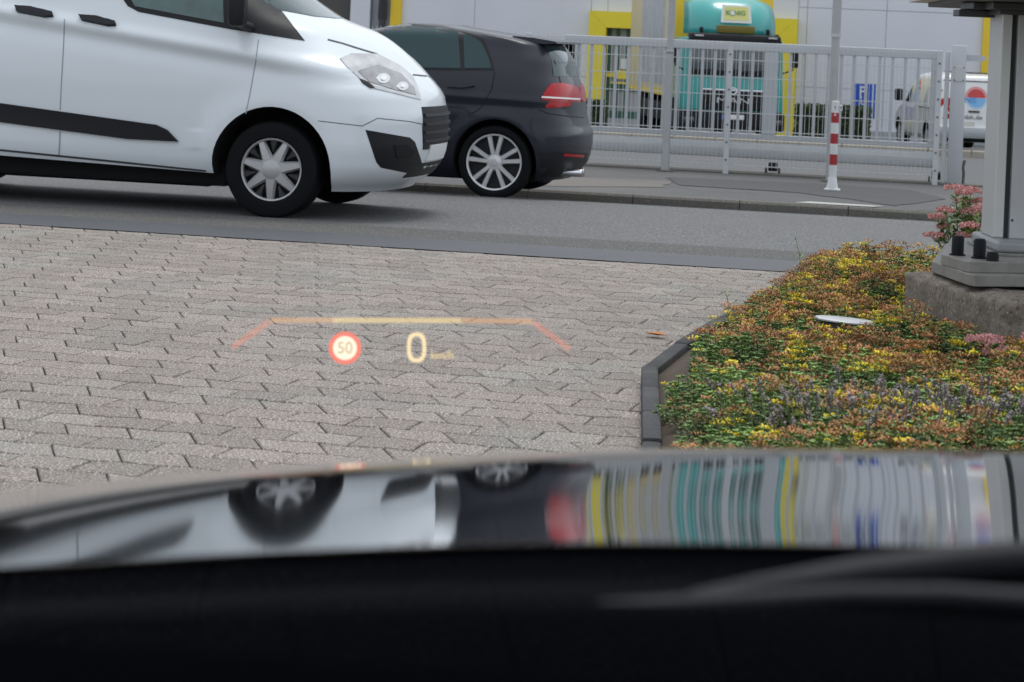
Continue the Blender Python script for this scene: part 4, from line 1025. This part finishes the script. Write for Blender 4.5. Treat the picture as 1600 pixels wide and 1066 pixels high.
mb = MB(); mb.tube([(3.5, .90, 1.15), (3.5, 1.02, 1.2)], .03, 8); q = mb.build('mirror_arm', M['blk'], v2, smooth=True); mb = MB(); mb.box((3.5, 1.08, 1.28), (.1, .2, .30), bev=.04); mb.build('mirror', M['blk'], q, smooth=True)
for x in (.95, 3.95):
    for s in (-1, 1): wheel(v2, (x, s * .92, .32), s, .32, .21, .2, 'cap')

# ------------------------------------------------------------------ sign pylon on its concrete block
bA = at(1566, 462, 9.25); bA.z = 0.36
def camxy(x, d): return RIGHT * x + FWD * d
fx = 1.985; fd = 9.25                                   # near left corner of the block in camera right / depth
ba = R(13)                                             # block turned a little to the view
ux = RIGHT * math.cos(ba) - FWD * math.sin(ba) * .25; ux.normalize(); uy = V((-ux.y, ux.x, 0))
c0 = camxy(fx, fd)                                     # corner, plan
uL = (camxy(1.80, 10.2) - c0).normalized(); uR = (camxy(3.3, 8.97) - c0).normalized()
fb = thing('concrete_footing', 'rough weathered concrete block carrying the sign column', 'foundation', (c0.x, c0.y, 0))
bm = bmesh.new()
NXb, NYb, NZb = 34, 34, 12; LXb, LYb, HZb = 1.6, 1.10, .355
bmesh.ops.create_cube(bm, size=1)
bmesh.ops.subdivide_edges(bm, edges=bm.edges[:], cuts=26, use_grid_fill=True)
for v in bm.verts:
    a_, b_, c_ = v.co.x + .5, v.co.y + .5, v.co.z + .5
    p = uR * (a_ * LXb) + uL * (b_ * LYb) + V((0, 0, c_ * (HZb + .1) - .1))
    n1 = noise.fractal(p * 7, 1, 2, 4); n2 = noise.fractal(p * 28 + V((5, 5, 5)), 1, 2, 3)
    edge = sum(1 for t in (a_, b_, c_) if t < .02 or t > .98)
    amt = .010 * n1 + .006 * n2 - (.016 if edge >= 2 else 0) * (.6 + abs(n1))
    d = V((0, 0, 0))
    if a_ < .01: d -= uR
    if b_ < .01: d -= uL
    if c_ > .99: d += V((0, 0, 1))
    v.co = p + d * amt
me = bpy.data.meshes.new('block'); bm.to_mesh(me); bm.free(); me.materials.append(M['concrete']); me.shade_smooth(); link('block', me, fb)

py_ = thing('sign_column', 'grey aluminium sign column bolted to steel base plates', 'sign column', (c0.x, c0.y, HZb))
O_ = V((c0.x, c0.y, HZb))
def slab(name, pts, z0, z1, m, par, bev=.003):          # pts: plan points in world; heights in world
    mb = MB(); n = len(pts); mb.v = [V((p.x, p.y, z0)) - O_ for p in pts] + [V((p.x, p.y, z1)) - O_ for p in pts]
    mb.f = [tuple(range(n - 1, -1, -1)), tuple(range(n, 2 * n))] + [(i, (i + 1) % n, n + (i + 1) % n, n + i) for i in range(n)]
    o = mb.build(name, m, par)
    if bev:
        b = o.modifiers.new('b', 'BEVEL'); b.width = bev; b.segments = 2
    return o
top = lambda z, *px: [onZ(x, y, z) for x, y in px]
rect = lambda x0, x1, d0, d1: [camxy(x0, d0), camxy(x1, d0), camxy(x1, d1), camxy(x0, d1)]
slab('base_plate', top(.415, (1456, 408), (1513, 428), (1524, 430), (1640, 431), (1800, 434), (1800, 392), (1478, 380)), .367, .415, M['steel'], py_, .004)
slab('levelling_plate', top(.461, (1471, 397), (1506, 407), (1515, 409), (1640, 411), (1790, 414), (1790, 380), (1486, 371)), .415, .461, M['steel'], py_, .004)
slab('mortar_bed', top(.365, (1480, 418), (1535, 436), (1780, 440), (1780, 410), (1500, 404)), .33, .368, M['well'], py_, 0)
slab('foot_base', rect(2.107, 3.042, 10.00, 10.62), .461, .473, M['steel'], py_); ft = slab('column_foot', rect(2.122, 2.942, 10.03, 10.60), .473, .519, M['steel2'], py_, .012)
slab('edge_profile', rect(2.147, 2.192, 10.25, 10.52), .519, 1.515, M['alu2'], py_, .006)
slab('groove', rect(2.192, 2.215, 10.275, 10.50), .519, 1.51, M['groove'], py_, 0)
slab('column_face', rect(2.215, 2.31, 10.24, 10.53), .519, 1.515, M['alu'], py_, .004)
slab('column_face', rect(2.312, 2.842, 10.235, 10.535), .519, 1.515, M['alu'], py_, .004)
for px, py, z0 in ((1496, 399, .461), (1530, 404, .461), (1550, 425, .415)):
    c = onZ(px, py, z0) - O_; c.z = z0 - HZb; mb = MB(); mb.lathe([(.001, .0), (.034, 0), (.034, .006), (.026, .008), (.026, .072), (.020, .083), (.001, .085)], 20, c); mb.build('bolt_cap', M['cap'], py_, smooth=True)
mb = MB(); mb.lathe([(.001, -.004), (.005, -.003), (.006, 0)], 10, camxy(2.225, 10.24) - O_ + V((0, 0, .60)), 'y'); mb.build('rivet', M['groove'], py_)
slab('collar_neck', rect(2.117, 2.942, 10.17, 10.6), 1.500, 1.520, M['signgrey'], py_); slab('collar', rect(2.077, 2.992, 10.12, 10.66), 1.520, 1.552, M['signgrey'], py_, .006)
slab('bracket', rect(2.027, 2.442, 10.30, 10.60), 1.520, 1.550, M['signgrey'], py_); slab('bracket_lug', rect(1.987, 2.192, 10.42, 10.56), 1.488, 1.518, M['signgrey'], py_)
cabp = [camxy(2.03, 12.0), camxy(1.80, 8.9), camxy(2.9, 8.9), camxy(2.9, 12.0)]
cabi = [camxy(2.11, 11.9), camxy(1.88, 9.0), camxy(2.8, 9.0), camxy(2.8, 11.9)]
hdo = slab('sign_cabinet', cabp, 1.575, 2.5, M['signwhite'], py_); slab('cabinet_frame', cabi, 1.553, 1.5749, M['signgrey'], hdo)
slab('cabinet_rim', [p + RIGHT * .008 for p in cabp], 1.566, 1.5748, M['galv'], hdo, 0) if False else None

# ------------------------------------------------------------------ the car the picture is taken from (bonnet, cowl, wipers, dashboard, windscreen, roof)
own = thing('own_car', 'glossy black car bonnet and dark cowl in the foreground mirroring the street', 'car', (0, 0, 0), TH)
AY = [1.40, 1.50, 1.60, 1.72, 1.85, 1.95, 2.05, 2.15, 2.25, 2.33, 2.42, 2.52, 2.62, 2.72, 2.80]
AA = [6.85, 6.62, 6.28, 5.80, 5.45, 5.36, 5.45, 5.80, 7.00, 9.20, 12.5, 18, 28, 45, 65]
yy_ = np.linspace(1.44, 2.80, 160); al = np.interp(yy_, AY, AA); al = np.convolve(np.pad(al, 6, 'edge'), np.ones(13) / 13, 'valid')
zz_ = np.concatenate([[0], -np.cumsum((np.tan(np.radians(al[1:])) + np.tan(np.radians(al[:-1]))) / 2 * np.diff(yy_))])
z_at = np.interp(2.30, yy_, zz_); zz_ = zz_ - z_at + .8890
xs_ = np.linspace(-.62, 1.36, 150)
def lat(x):                                    # crown of the bonnet, soft crease, drop to the wings
    v = .028 - .058 * (x - .66) ** 2
    e = max(0, abs(x - .37) - .86); v -= 2.2 * e ** 1.7
    return v
AL = [6.10, 6.08, 6.02, 5.95, 6.02, 6.14, 6.36, 6.90, 8.00, 9.60, 12.5, 18, 28, 45, 65]      # driver's side
alL = np.interp(yy_, AY, AL); alL = np.convolve(np.pad(alL, 6, 'edge'), np.ones(13) / 13, 'valid')
zzL = np.concatenate([[0], -np.cumsum((np.tan(np.radians(alL[1:])) + np.tan(np.radians(alL[:-1]))) / 2 * np.diff(yy_))])
zzL = zzL - np.interp(2.30, yy_, zzL) + .8890; dzL = zzL - zz_
def rearl(x, y):
    t = min(1, max(0, (.30 - x) / .34)); t = t * t * (3 - 2 * t)
    return t * float(np.interp(y, yy_, dzL))
mb = MB()
for i, y in enumerate(yy_):
    for x in xs_:
        edge = .10 * ((x - .37) / .99) ** 2 * max(0, (y - 1.9))       # nose rounding in plan
        mb.v.append(V((x, y - .12 * abs((x - .37) / .99) ** 2.5 * (i / 159), zz_[i] + lat(x) + rearl(x, y))))
n_ = len(xs_)
for i in range(len(yy_) - 1):
    for j in range(n_ - 1): k = i * n_ + j; mb.f.append((k, k + 1, k + n_ + 1, k + n_))
hood = mb.build('bonnet', M['bonnet'], own, smooth='all', recalc=False)
# front and sides under the bonnet edge
mb = MB(); ring = [mb_v for mb_v in []]
edge_pts = [(xs_[0], yy_[0], zz_[0] + lat(xs_[0]))] + [(xs_[0], yy_[i] - .12 * abs((xs_[0] - .37) / .99) ** 2.5 * (i / 159), zz_[i] + lat(xs_[0])) for i in range(0, 160, 12)]
edge_pts += [(x, yy_[159] - .12 * abs((x - .37) / .99) ** 2.5, zz_[159] + lat(x)) for x in xs_[::8]]
edge_pts += [(xs_[-1], yy_[i] - .12 * abs((xs_[-1] - .37) / .99) ** 2.5 * (i / 159), zz_[i] + lat(xs_[-1])) for i in range(159, -1, -12)]
for p in edge_pts: mb.v += [V(p) - V((0, 0, .002)), V((p[0], p[1], .22))]
for i in range(len(edge_pts) - 1): mb.f.append((2 * i, 2 * i + 1, 2 * i + 3, 2 * i + 2))
mb.build('front_body', M['bonnet'], own, smooth=True)
RT = math.tan(RHO)                             # the car stands on the same slight tilt as the camera
def tilt(x, z): return z - x * RT
mb = MB(); xs2 = np.linspace(-.75, 1.45, 40)
prof = [(1.452, -.004, 0), (1.40, -.012, 0), (1.30, .004, .3), (1.20, .022, .6), (1.12, .030, 1), (1.06, .0, 1)]
for y, dz, tw in prof:
    for x in xs2: mb.v.append(V((x, y, zz_[0] + lat(x) + rearl(x, 1.44) + dz - tw * (x - .3) * .02)))
for i in range(len(prof) - 1):
    for j in range(39): k = i * 40 + j; mb.f.append((k, k + 40, k + 41, k + 1))
mb.build('cowl', M['dash'], own, smooth='all')
# wipers: arm and blade lying on the foot of the screen
def camline(pts, d): return [Matrix.Rotation(-TH, 3, 'Z') @ (at(px, py, dd)) for (px, py), dd in zip(pts, d)]
w1 = camline([(-120, 1040), (0, 1022), (400, 1000), (800, 969), (1100, 948), (1330, 934), (1480, 934), (1650, 945)], [1.20, 1.18, 1.17, 1.17, 1.17, 1.17, 1.16, 1.15])
mb = MB(); mb.tube(w1, .0065, 10); wa = mb.build('wiper_blade', M['wiper'], own, smooth=True)
w2 = camline([(1010, 952), (1180, 925), (1350, 902), (1500, 886), (1680, 872)], [1.24, 1.25, 1.26, 1.27, 1.28])
mb = MB(); mb.tube(w2, [.004, .008, .011, .012, .012], 10); mb.build('wiper_arm', M['wiper'], own, smooth=True)
mb = MB(); prof = [(1.05, .93), (.98, .990), (.88, 1.040), (.78, 1.058), (.60, 1.060), (.40, 1.05), (.20, 1.0), (.05, .9)]
for y, z in prof:
    for x in xs2: mb.v.append(V((x, y, tilt(x, z) - .01 * (x - .3) ** 2)))
for i in range(len(prof) - 1):
    for j in range(39): k = i * 40 + j; mb.f.append((k, k + 40, k + 41, k + 1))
mb.build('dashboard', M['dash'], own, smooth='all')
mg = bpy.data.materials.new('windscreen_glass'); mg.use_nodes = True; n = mg.node_tree.nodes; l = mg.node_tree.links; n.clear()
tr = n.new('ShaderNodeBsdfTransparent'); tr.inputs[0].default_value = (.97, .985, .98, 1); gl = n.new('ShaderNodeBsdfGlossy'); gl.inputs['Roughness'].default_value = .0; mx = n.new('ShaderNodeMixShader'); mx.inputs[0].default_value = .03
ou = n.new('ShaderNodeOutputMaterial'); l.new(tr.outputs[0], mx.inputs[1]); l.new(gl.outputs[0], mx.inputs[2]); l.new(mx.outputs[0], ou.inputs[0])
mb = MB()
for i, t in enumerate(np.linspace(0, 1, 12)):
    for x in np.linspace(-.62, 1.36, 24): mb.v.append(V((x, 1.09 - .92 * t - .10 * ((x - .37) / .99) ** 2, tilt(x, 1.005 + .52 * t) - .01)))
for i in range(11):
    for j in range(23): k = i * 24 + j; mb.f.append((k, k + 1, k + 25, k + 24))
mb.build('windscreen', mg, own, smooth='all')
mb = MB(); xs3 = np.linspace(-.55, 1.29, 12)
for y, z in ((.17, 1.53), (0, 1.58), (-.5, 1.63), (-1.3, 1.63), (-2.0, 1.56)):
    for x in xs3: mb.v.append(V((x, y, z - .05 * ((x - .37) / .92) ** 2)))
for i in range(4):
    for j in range(11): k = i * 12 + j; mb.f.append((k, k + 1, k + 13, k + 12))
rf = mb.build('roof', M['dash'], own, smooth='all'); so = rf.modifiers.new('s', 'SOLIDIFY'); so.thickness = .04; so.offset = 1

# ------------------------------------------------------------------ head-up display: its image floats ahead of the bonnet
HD = 4.4
def glow(name, col, s, alpha):
    m = bpy.data.materials.new(name); m.use_nodes = True; n = m.node_tree.nodes; l = m.node_tree.links; n.clear()
    t = n.new('ShaderNodeBsdfTransparent'); e = n.new('ShaderNodeEmission'); e.inputs[0].default_value = (*col, 1); e.inputs[1].default_value = s
    x = n.new('ShaderNodeMixShader'); x.inputs[0].default_value = alpha; o = n.new('ShaderNodeOutputMaterial')
    l.new(t.outputs[0], x.inputs[1]); l.new(e.outputs[0], x.inputs[2]); l.new(x.outputs[0], o.inputs[0]); return m
M['h_or'] = glow('display_orange', (.90, .50, .24), .80, .42); M['h_rd'] = glow('display_coral', (.90, .36, .26), .72, .45); M['h_yl'] = glow('display_amber', (.90, .68, .34), .92, .55)
M['h_red'] = glow('display_red', (1, .22, .16), .9, .80); M['h_cream'] = glow('display_cream', (1, .86, .66), 1.0, .93); M['h_txt'] = glow('display_digit', (.50, .38, .26), .9, .78); M['h_zero'] = glow('display_zero', (1, .78, .46), .95, .80); M['h_unit'] = glow('display_unit', (.95, .72, .36), .85, .62)
hp = at(640, 545, HD)
hud = thing('head_up_display', 'glowing head-up display with speed limit 50 and 0 km/h floating before the bonnet', 'display', hp, TH)
inv_h = Matrix.Rotation(-TH, 3, 'Z')
hl_ = lambda px, py, dd=0: inv_h @ (at(px, py, HD + dd) - hp)
def ribbon(name, pts, wd, m):
    mb = MB()
    for i, p in enumerate(pts):
        p = V(p); d = (V(pts[min(i + 1, len(pts) - 1)]) - V(pts[max(i - 1, 0)])).normalized(); nn = V((-d.y, d.x)) * wd / 2
        mb.v += [hl_(*(p + nn)), hl_(*(p - nn))]
    for i in range(len(pts) - 1): mb.f.append((2 * i, 2 * i + 1, 2 * i + 3, 2 * i + 2))
    return mb.build(name, m, hud, recalc=False)
ribbon('frame_line', [(363, 543), (420, 503)], 9, M['h_rd']); ribbon('frame_line', [(422, 500.5), (520, 500.5)], 8, M['h_or']); ribbon('frame_line', [(520, 500.5), (720, 501)], 8, M['h_yl']); ribbon('frame_line', [(720, 501), (832, 502)], 8, M['h_or']); ribbon('frame_line', [(834, 504), (890, 546)], 9, M['h_rd'])
def ringm(name, cx, cy, r0, r1, m, dd=0, rx=1):
    mb = MB(); n = 48
    for j in range(n):
        t = 2 * math.pi * j / n
        mb.v += [hl_(cx + r0 * rx * math.cos(t), cy + r0 * math.sin(t), dd), hl_(cx + r1 * rx * math.cos(t), cy + r1 * math.sin(t), dd)]
    for j in range(n): k = 2 * j; k2 = 2 * ((j + 1) % n); mb.f.append((k, k + 1, k2 + 1, k2))
    return mb.build(name, m, hud, recalc=False)
ringm('limit_ring', 539, 544, 18.5, 25.5, M['h_red']); lf = ringm('limit_face', 539, 544, .1, 18.5, M['h_cream'])
XA = (hl_(700, 545) - hl_(600, 545)); YA = (hl_(640, 500) - hl_(640, 600)); ppm = HD / F
text('limit_digits', '50', M['h_txt'], hud, frame(hl_(539, 544.5, -.01), XA, YA), 26 * ppm, 0, sx=.95, bold=.0006)
mb = MB(); n = 56; K = []
for j in range(n):
    t = 2 * math.pi * j / n; c, s = math.cos(t), math.sin(t); f = lambda v, e: math.copysign(abs(v) ** e, v)
    mb.v += [hl_(651 + 9 * f(c, .8), 543 + 17.5 * f(s, .75)), hl_(651 + 15 * f(c, .75), 543 + 23.5 * f(s, .72))]
for j in range(n): k = 2 * j; k2 = 2 * ((j + 1) % n); mb.f.append((k, k + 1, k2 + 1, k2))
mb.build('speed_digit', M['h_zero'], hud, recalc=False)
text('speed_unit', 'km/h', M['h_unit'], hud, frame(hl_(691, 555.5), XA, YA), 17 * ppm, 0, sx=1.05, bold=.0004)

# ------------------------------------------------------------------ plants of the bed
def proto(kind, r, h):
    """small shoot: list of quads (4x3) and material numbers 0 leaf 1 dark leaf 2 russet 3 yellow 4 stalk"""
    q = []; mi = []
    def leaf(p, d, ln, wd, m, up=.25):
        d = d / np.linalg.norm(d); e = np.cross(d, [0, 0, 1.0]); ne = np.linalg.norm(e); e = e / ne if ne > 1e-3 else np.array([1., 0, 0])
        mid = p + d * ln * .6; n_ = np.cross(e, d)
        q.append([p, mid + e * wd / 2 + n_ * wd * up, p + d * ln, mid - e * wd / 2 + n_ * wd * up]); mi.append(m)
    lean = r.normal(0, .12, 2); tip = np.array([lean[0] * h, lean[1] * h, h])
    w_ = .0022; q.append([np.array([-w_, 0, 0]), np.array([w_, 0, 0]), tip + [w_, 0, 0], tip - [w_, 0, 0]]); mi.append(4)
    lm = 0 if r.random() < .6 else 1
    n = r.integers(9, 13)
    for i in range(n):
        t = .25 + .7 * i / n; a = i * 2.4 + r.uniform(-.3, .3); ln = .030 * (1.05 - .35 * t) * r.uniform(.8, 1.2)
        leaf(tip * t, np.array([math.cos(a), math.sin(a), r.uniform(.15, .6)]), ln, ln * .55, lm)
    if kind == 'g':
        for i in range(7):
            a = i * 2 * math.pi / 7; leaf(tip, np.array([math.cos(a), math.sin(a), r.uniform(.5, 1.0)]), .022, .013, 0)
    else:
        m = 2 if kind == 'r' else 3
        nh = 30 if kind == 'r' else 24; R_ = .034 if kind == 'r' else .026
        for i in range(nh):
            a = r.uniform(0, 6.28); rr = R_ * math.sqrt(r.random()); p = tip + np.array([rr * math.cos(a), rr * math.sin(a), .012 - rr * .25 + r.uniform(-.004, .006)])
            leaf(p, np.array([math.cos(a + r.uniform(-1, 1)), math.sin(a + r.uniform(-1, 1)), r.uniform(.1, 1.2)]), r.uniform(.010, .016), .008, m if r.random() < .9 else 0)
    return np.array(q), np.array(mi)
PR = {}
for kd in 'gry':
    PR[kd] = [proto(kd, rng, h) for h in rng.uniform(.06, .12, 7)]
def nz2(x, y, k, s): return noise.fractal(V((x * s, y * s, k)), 1, 2, 3)
accv, acci, acct = [], [], []
def emit(kd, x, y, z, s):
    q, mi = PR[kd][rng.integers(0, 7)]; a = rng.uniform(0, 6.28); c, sn = math.cos(a), math.sin(a)
    v = q.reshape(-1, 3) * s; v = np.stack([v[:, 0] * c - v[:, 1] * sn + x, v[:, 0] * sn + v[:, 1] * c + y, v[:, 2] + z], 1)
    accv.append(v); acci.append(mi); acct.append(np.clip(.5 + .75 * nz2(x, y, 77, 5) + rng.normal(0, .13) + rng.normal(0, .10, len(mi)), 0, 1))
blk = [(p.x, p.y) for p in (c0 + uR * -.05 + uL * -.03, c0 + uR * 1.7 + uL * -.03, c0 + uR * 1.7 + uL * 1.15, c0 + uR * -.05 + uL * 1.12)]
discp = at(1322, 488, 9.9)
cnt_ = 0
while cnt_ < 13500:
    x, y = rng.uniform(-1.5, 4.6), rng.uniform(5.4, YE - .03)
    cr = x * RIGHT.x + y * RIGHT.y; cd = x * FWD.x + y * FWD.y
    if cr / cd > .30: continue
    if not inside(bedpoly, x, y): continue
    dd = segdist(x, y)
    if dd < (.085 if cd < 8.3 else .115) + .06 * nz2(x, y, 9, 3) + (.075 if 8.4 < cd < 10.0 else 0) + (.04 if 10 < cd < 11.6 else 0) or inside(blk, x, y): continue
    if (x - discp.x) ** 2 + (y - discp.y) ** 2 < .15 ** 2: continue
    if (x - discp.x - .03) ** 2 + (y - discp.y + .22) ** 2 < .15 ** 2: continue
    far = (cd - 6.5) / 6.0
    nr_ = nz2(x, y, 1, 1.5) * 1.5 + nz2(x, y, 5, 4.5) * .7
    pr = .10 + .50 * min(1, max(0, far)) + nr_ * .75
    py_n = (.75 if nz2(x, y, 21, 6.5) > .40 - .10 * min(1, max(0, far)) else .012)
    u = rng.random(); kd = 'y' if u < py_n else ('r' if u < py_n + pr * .95 else 'g')
    mound = .085 * max(-.45, nz2(x, y, 33, 2.2)) + .035 * min(1, dd / .3)
    if y > YE - .8: mound += .02
    emit(kd, x, y, min(.055, dd * .3) + mound - .02 + (.015 if kd != 'g' else 0), rng.uniform(.7, 1.12) * (.72 + .28 * min(1, dd / .5))); cnt_ += 1
vv = np.concatenate(accv); ii = np.concatenate(acci)
st = quads('stonecrop_ground_cover', vv, np.arange(len(vv)).reshape(-1, 4), ii, [M['leaf'], M['leafd'], M['russet'], M['yel'], M['stalk']], None, np.concatenate(acct))
tag(st, 'dense green, russet and yellow stonecrop filling the bed', 'ground cover', kind='stuff')

# lavender tufts with grey purple spikes
def lavender(px, py, n, spread, label, seed):
    r = np.random.default_rng(seed); b = onZ(px, py, .04); t = thing('lavender_plant', label, 'plant', b, 0, 'lavender plants along the front of the bed')
    sv, lv, wv = [], [], []
    for i in range(n):
        x, y = r.normal(0, spread * 1.5, 2); y *= .55; h = r.uniform(.13, .25); dx, dy = x * .35 + r.normal(0, .02), y * .35 + r.normal(0, .02)
        p0, p1 = np.array([x, y, 0]), np.array([x + dx, y + dy, h]); e = np.array([RIGHT.x, RIGHT.y, 0]) * .0016
        sv.append([p0 - e, p0 + e, p1 + e, p1 - e])
        L = r.uniform(.035, .06); nwh = 7
        for k in range(nwh):
            c = p1 - (p1 - p0) / np.linalg.norm(p1 - p0) * L * (k / nwh); 
            for _ in range(5):
                a = r.uniform(0, 6.28); d = np.array([math.cos(a), math.sin(a), .9]); s_ = r.uniform(.009, .014) * (1 - .35 * abs(k - 2.5) / 3)
                e2 = np.array([-math.sin(a), math.cos(a), 0]) * s_ * .45
                wv.append([c, c + d * s_ * .5 + e2, c + d * s_, c + d * s_ * .5 - e2])
        for _ in range(6):
            a = r.uniform(0, 6.28); tt = r.uniform(.0, .45); c = p0 + (p1 - p0) * tt; d = np.array([math.cos(a) * .6, math.sin(a) * .6, 1.0]); s_ = r.uniform(.03, .055); e2 = np.array([-math.sin(a), math.cos(a), 0]) * .0028
            lv.append([c - e2, c + e2, c + d * s_ + e2 * .3, c + d * s_ - e2 * .3])
    for nm, a, m in (('stalks', sv, 'stalk'), ('leaves', lv, 'leafd'), ('flower_spikes', wv, 'lav')):
        a = np.array(a).reshape(-1, 3); o = quads(nm, a, np.arange(len(a)).reshape(-1, 4), np.zeros(len(a) // 4, int), [M[m]], t); o['kind'] = 'stuff'
for i, (px, py, n, sp_, lab) in enumerate(((1312, 742, 70, .11, 'leftmost tuft of faded lavender at the front of the bed'), (1385, 732, 95, .13, 'second tuft of faded lavender from the left, before the stonecrop'),
        (1462, 724, 100, .13, 'tallest faded lavender tuft left of the flat rocks'), (1535, 722, 85, .12, 'faded lavender tuft growing in front of the flat rocks'), (1602, 716, 70, .11, 'faded lavender tuft at the right edge beside the flat rocks'))):
    lavender(px, py, int(n * .7), sp_, lab, 50 + i)

# tall pink stonecrops
def pink(px, py, z, stems, h0, h1, spread, label, seed):
    r = np.random.default_rng(seed); b = onZ(px, py, z); t = thing('pink_stonecrop', label, 'plant', b, 0, 'tall pink stonecrops')
    for i in range(stems):
        x, y = r.normal(0, spread * .35, 2); h = r.uniform(h0, h1); dx, dy = x * 1.3 + r.normal(0, .03), y * 1.3 + r.normal(0, .03)
        P = [V((x, y, 0)), V((x + dx * .4, y + dy * .4, h * .5)), V((x + dx, y + dy, h))]
        mb = MB(); mb.tube(P, [.0045, .004, .003], 6); sm = mb.build('stem', M['stalk'], t, smooth=True)
        lv = []
        nl = int(h / .0065)
        for k in range(nl):
            tt = .12 + .83 * k / nl; c = np.array(P[0].lerp(P[1], tt * 2) if tt < .5 else P[1].lerp(P[2], tt * 2 - 1)); a = k * 2.4 + r.uniform(-.4, .4); s_ = r.uniform(.055, .085) * (1.1 - .45 * tt)
            d = np.array([math.cos(a), math.sin(a), r.uniform(.1, .7)]); e = np.array([-math.sin(a), math.cos(a), 0]) * s_ * .27
            lv.append([c, c + d * s_ * .6 + e, c + d * s_, c + d * s_ * .6 - e])
        a = np.array(lv).reshape(-1, 3); quads('leaves', a, np.arange(len(a)).reshape(-1, 4), np.zeros(len(lv), int), [M['leaf']], sm)['kind'] = 'stuff'
        fl = []; Rh = r.uniform(.045, .075)
        for k in range(420):
            rr = Rh * math.sqrt(r.random()); an = r.uniform(0, 6.28); c = np.array(P[2]) + [rr * math.cos(an), rr * math.sin(an), .018 - .25 * rr + r.uniform(-.01, .006) + .006 * math.sin(an * 5 + rr * 90)]
            d = np.array([r.normal(0, .5), r.normal(0, .5), 1]) * r.uniform(.008, .013); e = np.array([r.normal(), r.normal(), 0]); e = e / np.linalg.norm(e) * .0055
            fl.append([c, c + d * .5 + e, c + d, c + d * .5 - e])
        a = np.array(fl).reshape(-1, 3); quads('flower_head', a, np.arange(len(a)).reshape(-1, 4), np.zeros(len(fl), int), [M['pink']], t)
pink(1503, 420, .08, 18, .14, .46, .15, 'tall pink stonecrop growing behind the base plates of the sign column', 71)
pink(1632, 610, .06, 8, .12, .19, .14, 'low pink stonecrop at the right edge below the concrete block', 72)

# wispy weeds
def weed(px, py, z, h, lean, label, seed):
    r = np.random.default_rng(seed); b = onZ(px, py, z); t = thing('weed', label, 'plant', b)
    tip = RIGHT * lean + V((0, 0, h)); mid = tip * .55 - RIGHT * lean * .3
    mb = MB(); mb.tube([V((0, 0, 0)), mid, tip], [.0028, .0022, .0012], 5); mb.build('stem', M['stalk'], t, smooth=True)
    q = []
    for k in range(int(h / .02)):
        tt = .25 + .75 * r.random(); c = np.array((mid * (tt * 2) if tt < .5 else mid.lerp(tip, tt * 2 - 1))); a = r.uniform(0, 6.28); d = np.array([math.cos(a), math.sin(a), .8]) * r.uniform(.015, .035); e = np.array([-math.sin(a), math.cos(a), 0]) * .004
        q.append([c, c + d * .5 + e, c + d, c + d * .5 - e])
    a = np.array(q).reshape(-1, 3); quads('leaves', a, np.arange(len(a)).reshape(-1, 4), np.zeros(len(q), int), [M['leaf']], t)
weed(1251, 432, .06, .20, -.035, 'thin nodding grass stalk rising at the far left corner of the bed', 1); weed(1362, 420, .08, .15, .02, 'short wispy weed at the far edge of the bed', 2); weed(1372, 425, .08, .12, .03, 'broad leaved little weed right of the wispy one at the bed edge', 3)
weed(1138, 484, 0, .09, -.02, 'tiny weed growing from a paving joint left of the bed', 4)

# metal lid on a short stub in the bed
ld = thing('metal_lid', 'tilted round pale metal lid sticking out of the stonecrop', 'lid', (discp.x, discp.y, .062))
mt_ = Matrix.Rotation(R(-2.2), 3, RIGHT) @ Matrix.Rotation(R(3.5), 3, FWD)
mb = MB(); mb.lathe([(.001, .112), (.125, .113), (.138, .111), (.144, .107), (.143, .101), (.134, .099), (.001, .099)], 48); mb.v = [mt_ @ v for v in mb.v]; mb.build('cover', M['galvlight'], ld, smooth=True)
mb = MB(); mb.lathe([(.10, -.06), (.10, .101)], 32); mb.build('stub', M['concrete'], ld, smooth=True)
# flat rocks
def rock(px, py, sx, sy, sz, label, seed):
    b = onZ(px, py, .06); bm = bmesh.new(); bmesh.ops.create_icosphere(bm, subdivisions=4, radius=1)
    for v in bm.verts:
        n_ = noise.fractal(v.co * 1.6 + V((seed, 0, 0)), 1, 2, 4); p = v.co.copy(); p.z = max(-.9, min(.42 + .06 * n_, p.z)); p *= 1 + .16 * n_
        v.co = V((p.x * sx, p.y * sy, p.z * sz))
    me = bpy.data.meshes.new('flat_rock'); bm.to_mesh(me); bm.free(); me.materials.append(M['rock']); me.shade_smooth(); o = link('flat_rock', me); o.location = b; o.rotation_euler = (0, 0, TH + seed * .3); tag(o, label, 'rock', 'flat rocks at the front of the bed')
rock(1555, 694, .17, .10, .09, 'larger flat beige rock among the lavender at the right edge', 1); rock(1470, 706, .16, .09, .05, 'thin flat beige rock half hidden at the lavender roots', 2)
# fallen leaf
lf_ = onZ(1026, 524, .012); mb = MB(); pr_ = [(0, -.05), (.02, -.02), (.026, .015), (.012, .045), (0, .06), (-.014, .04), (-.024, .01), (-.018, -.025)]
mb.v = [V((x * 1.3 * math.cos(1.2) - y * math.sin(1.2), x * 1.3 * math.sin(1.2) + y * math.cos(1.2), .006 * abs(x) / .02 + .004)) for x, y in pr_] + [V((0, 0, .0))]; mb.f = [(i, (i + 1) % 8, 8) for i in range(8)]
o = mb.build('fallen_leaf', M['dryleaf']); o.location = lf_; tag(o, 'single orange fallen leaf on the paving near the bed', 'leaf')
sm_ = o.modifiers.new('s', 'SOLIDIFY'); sm_.thickness = .001
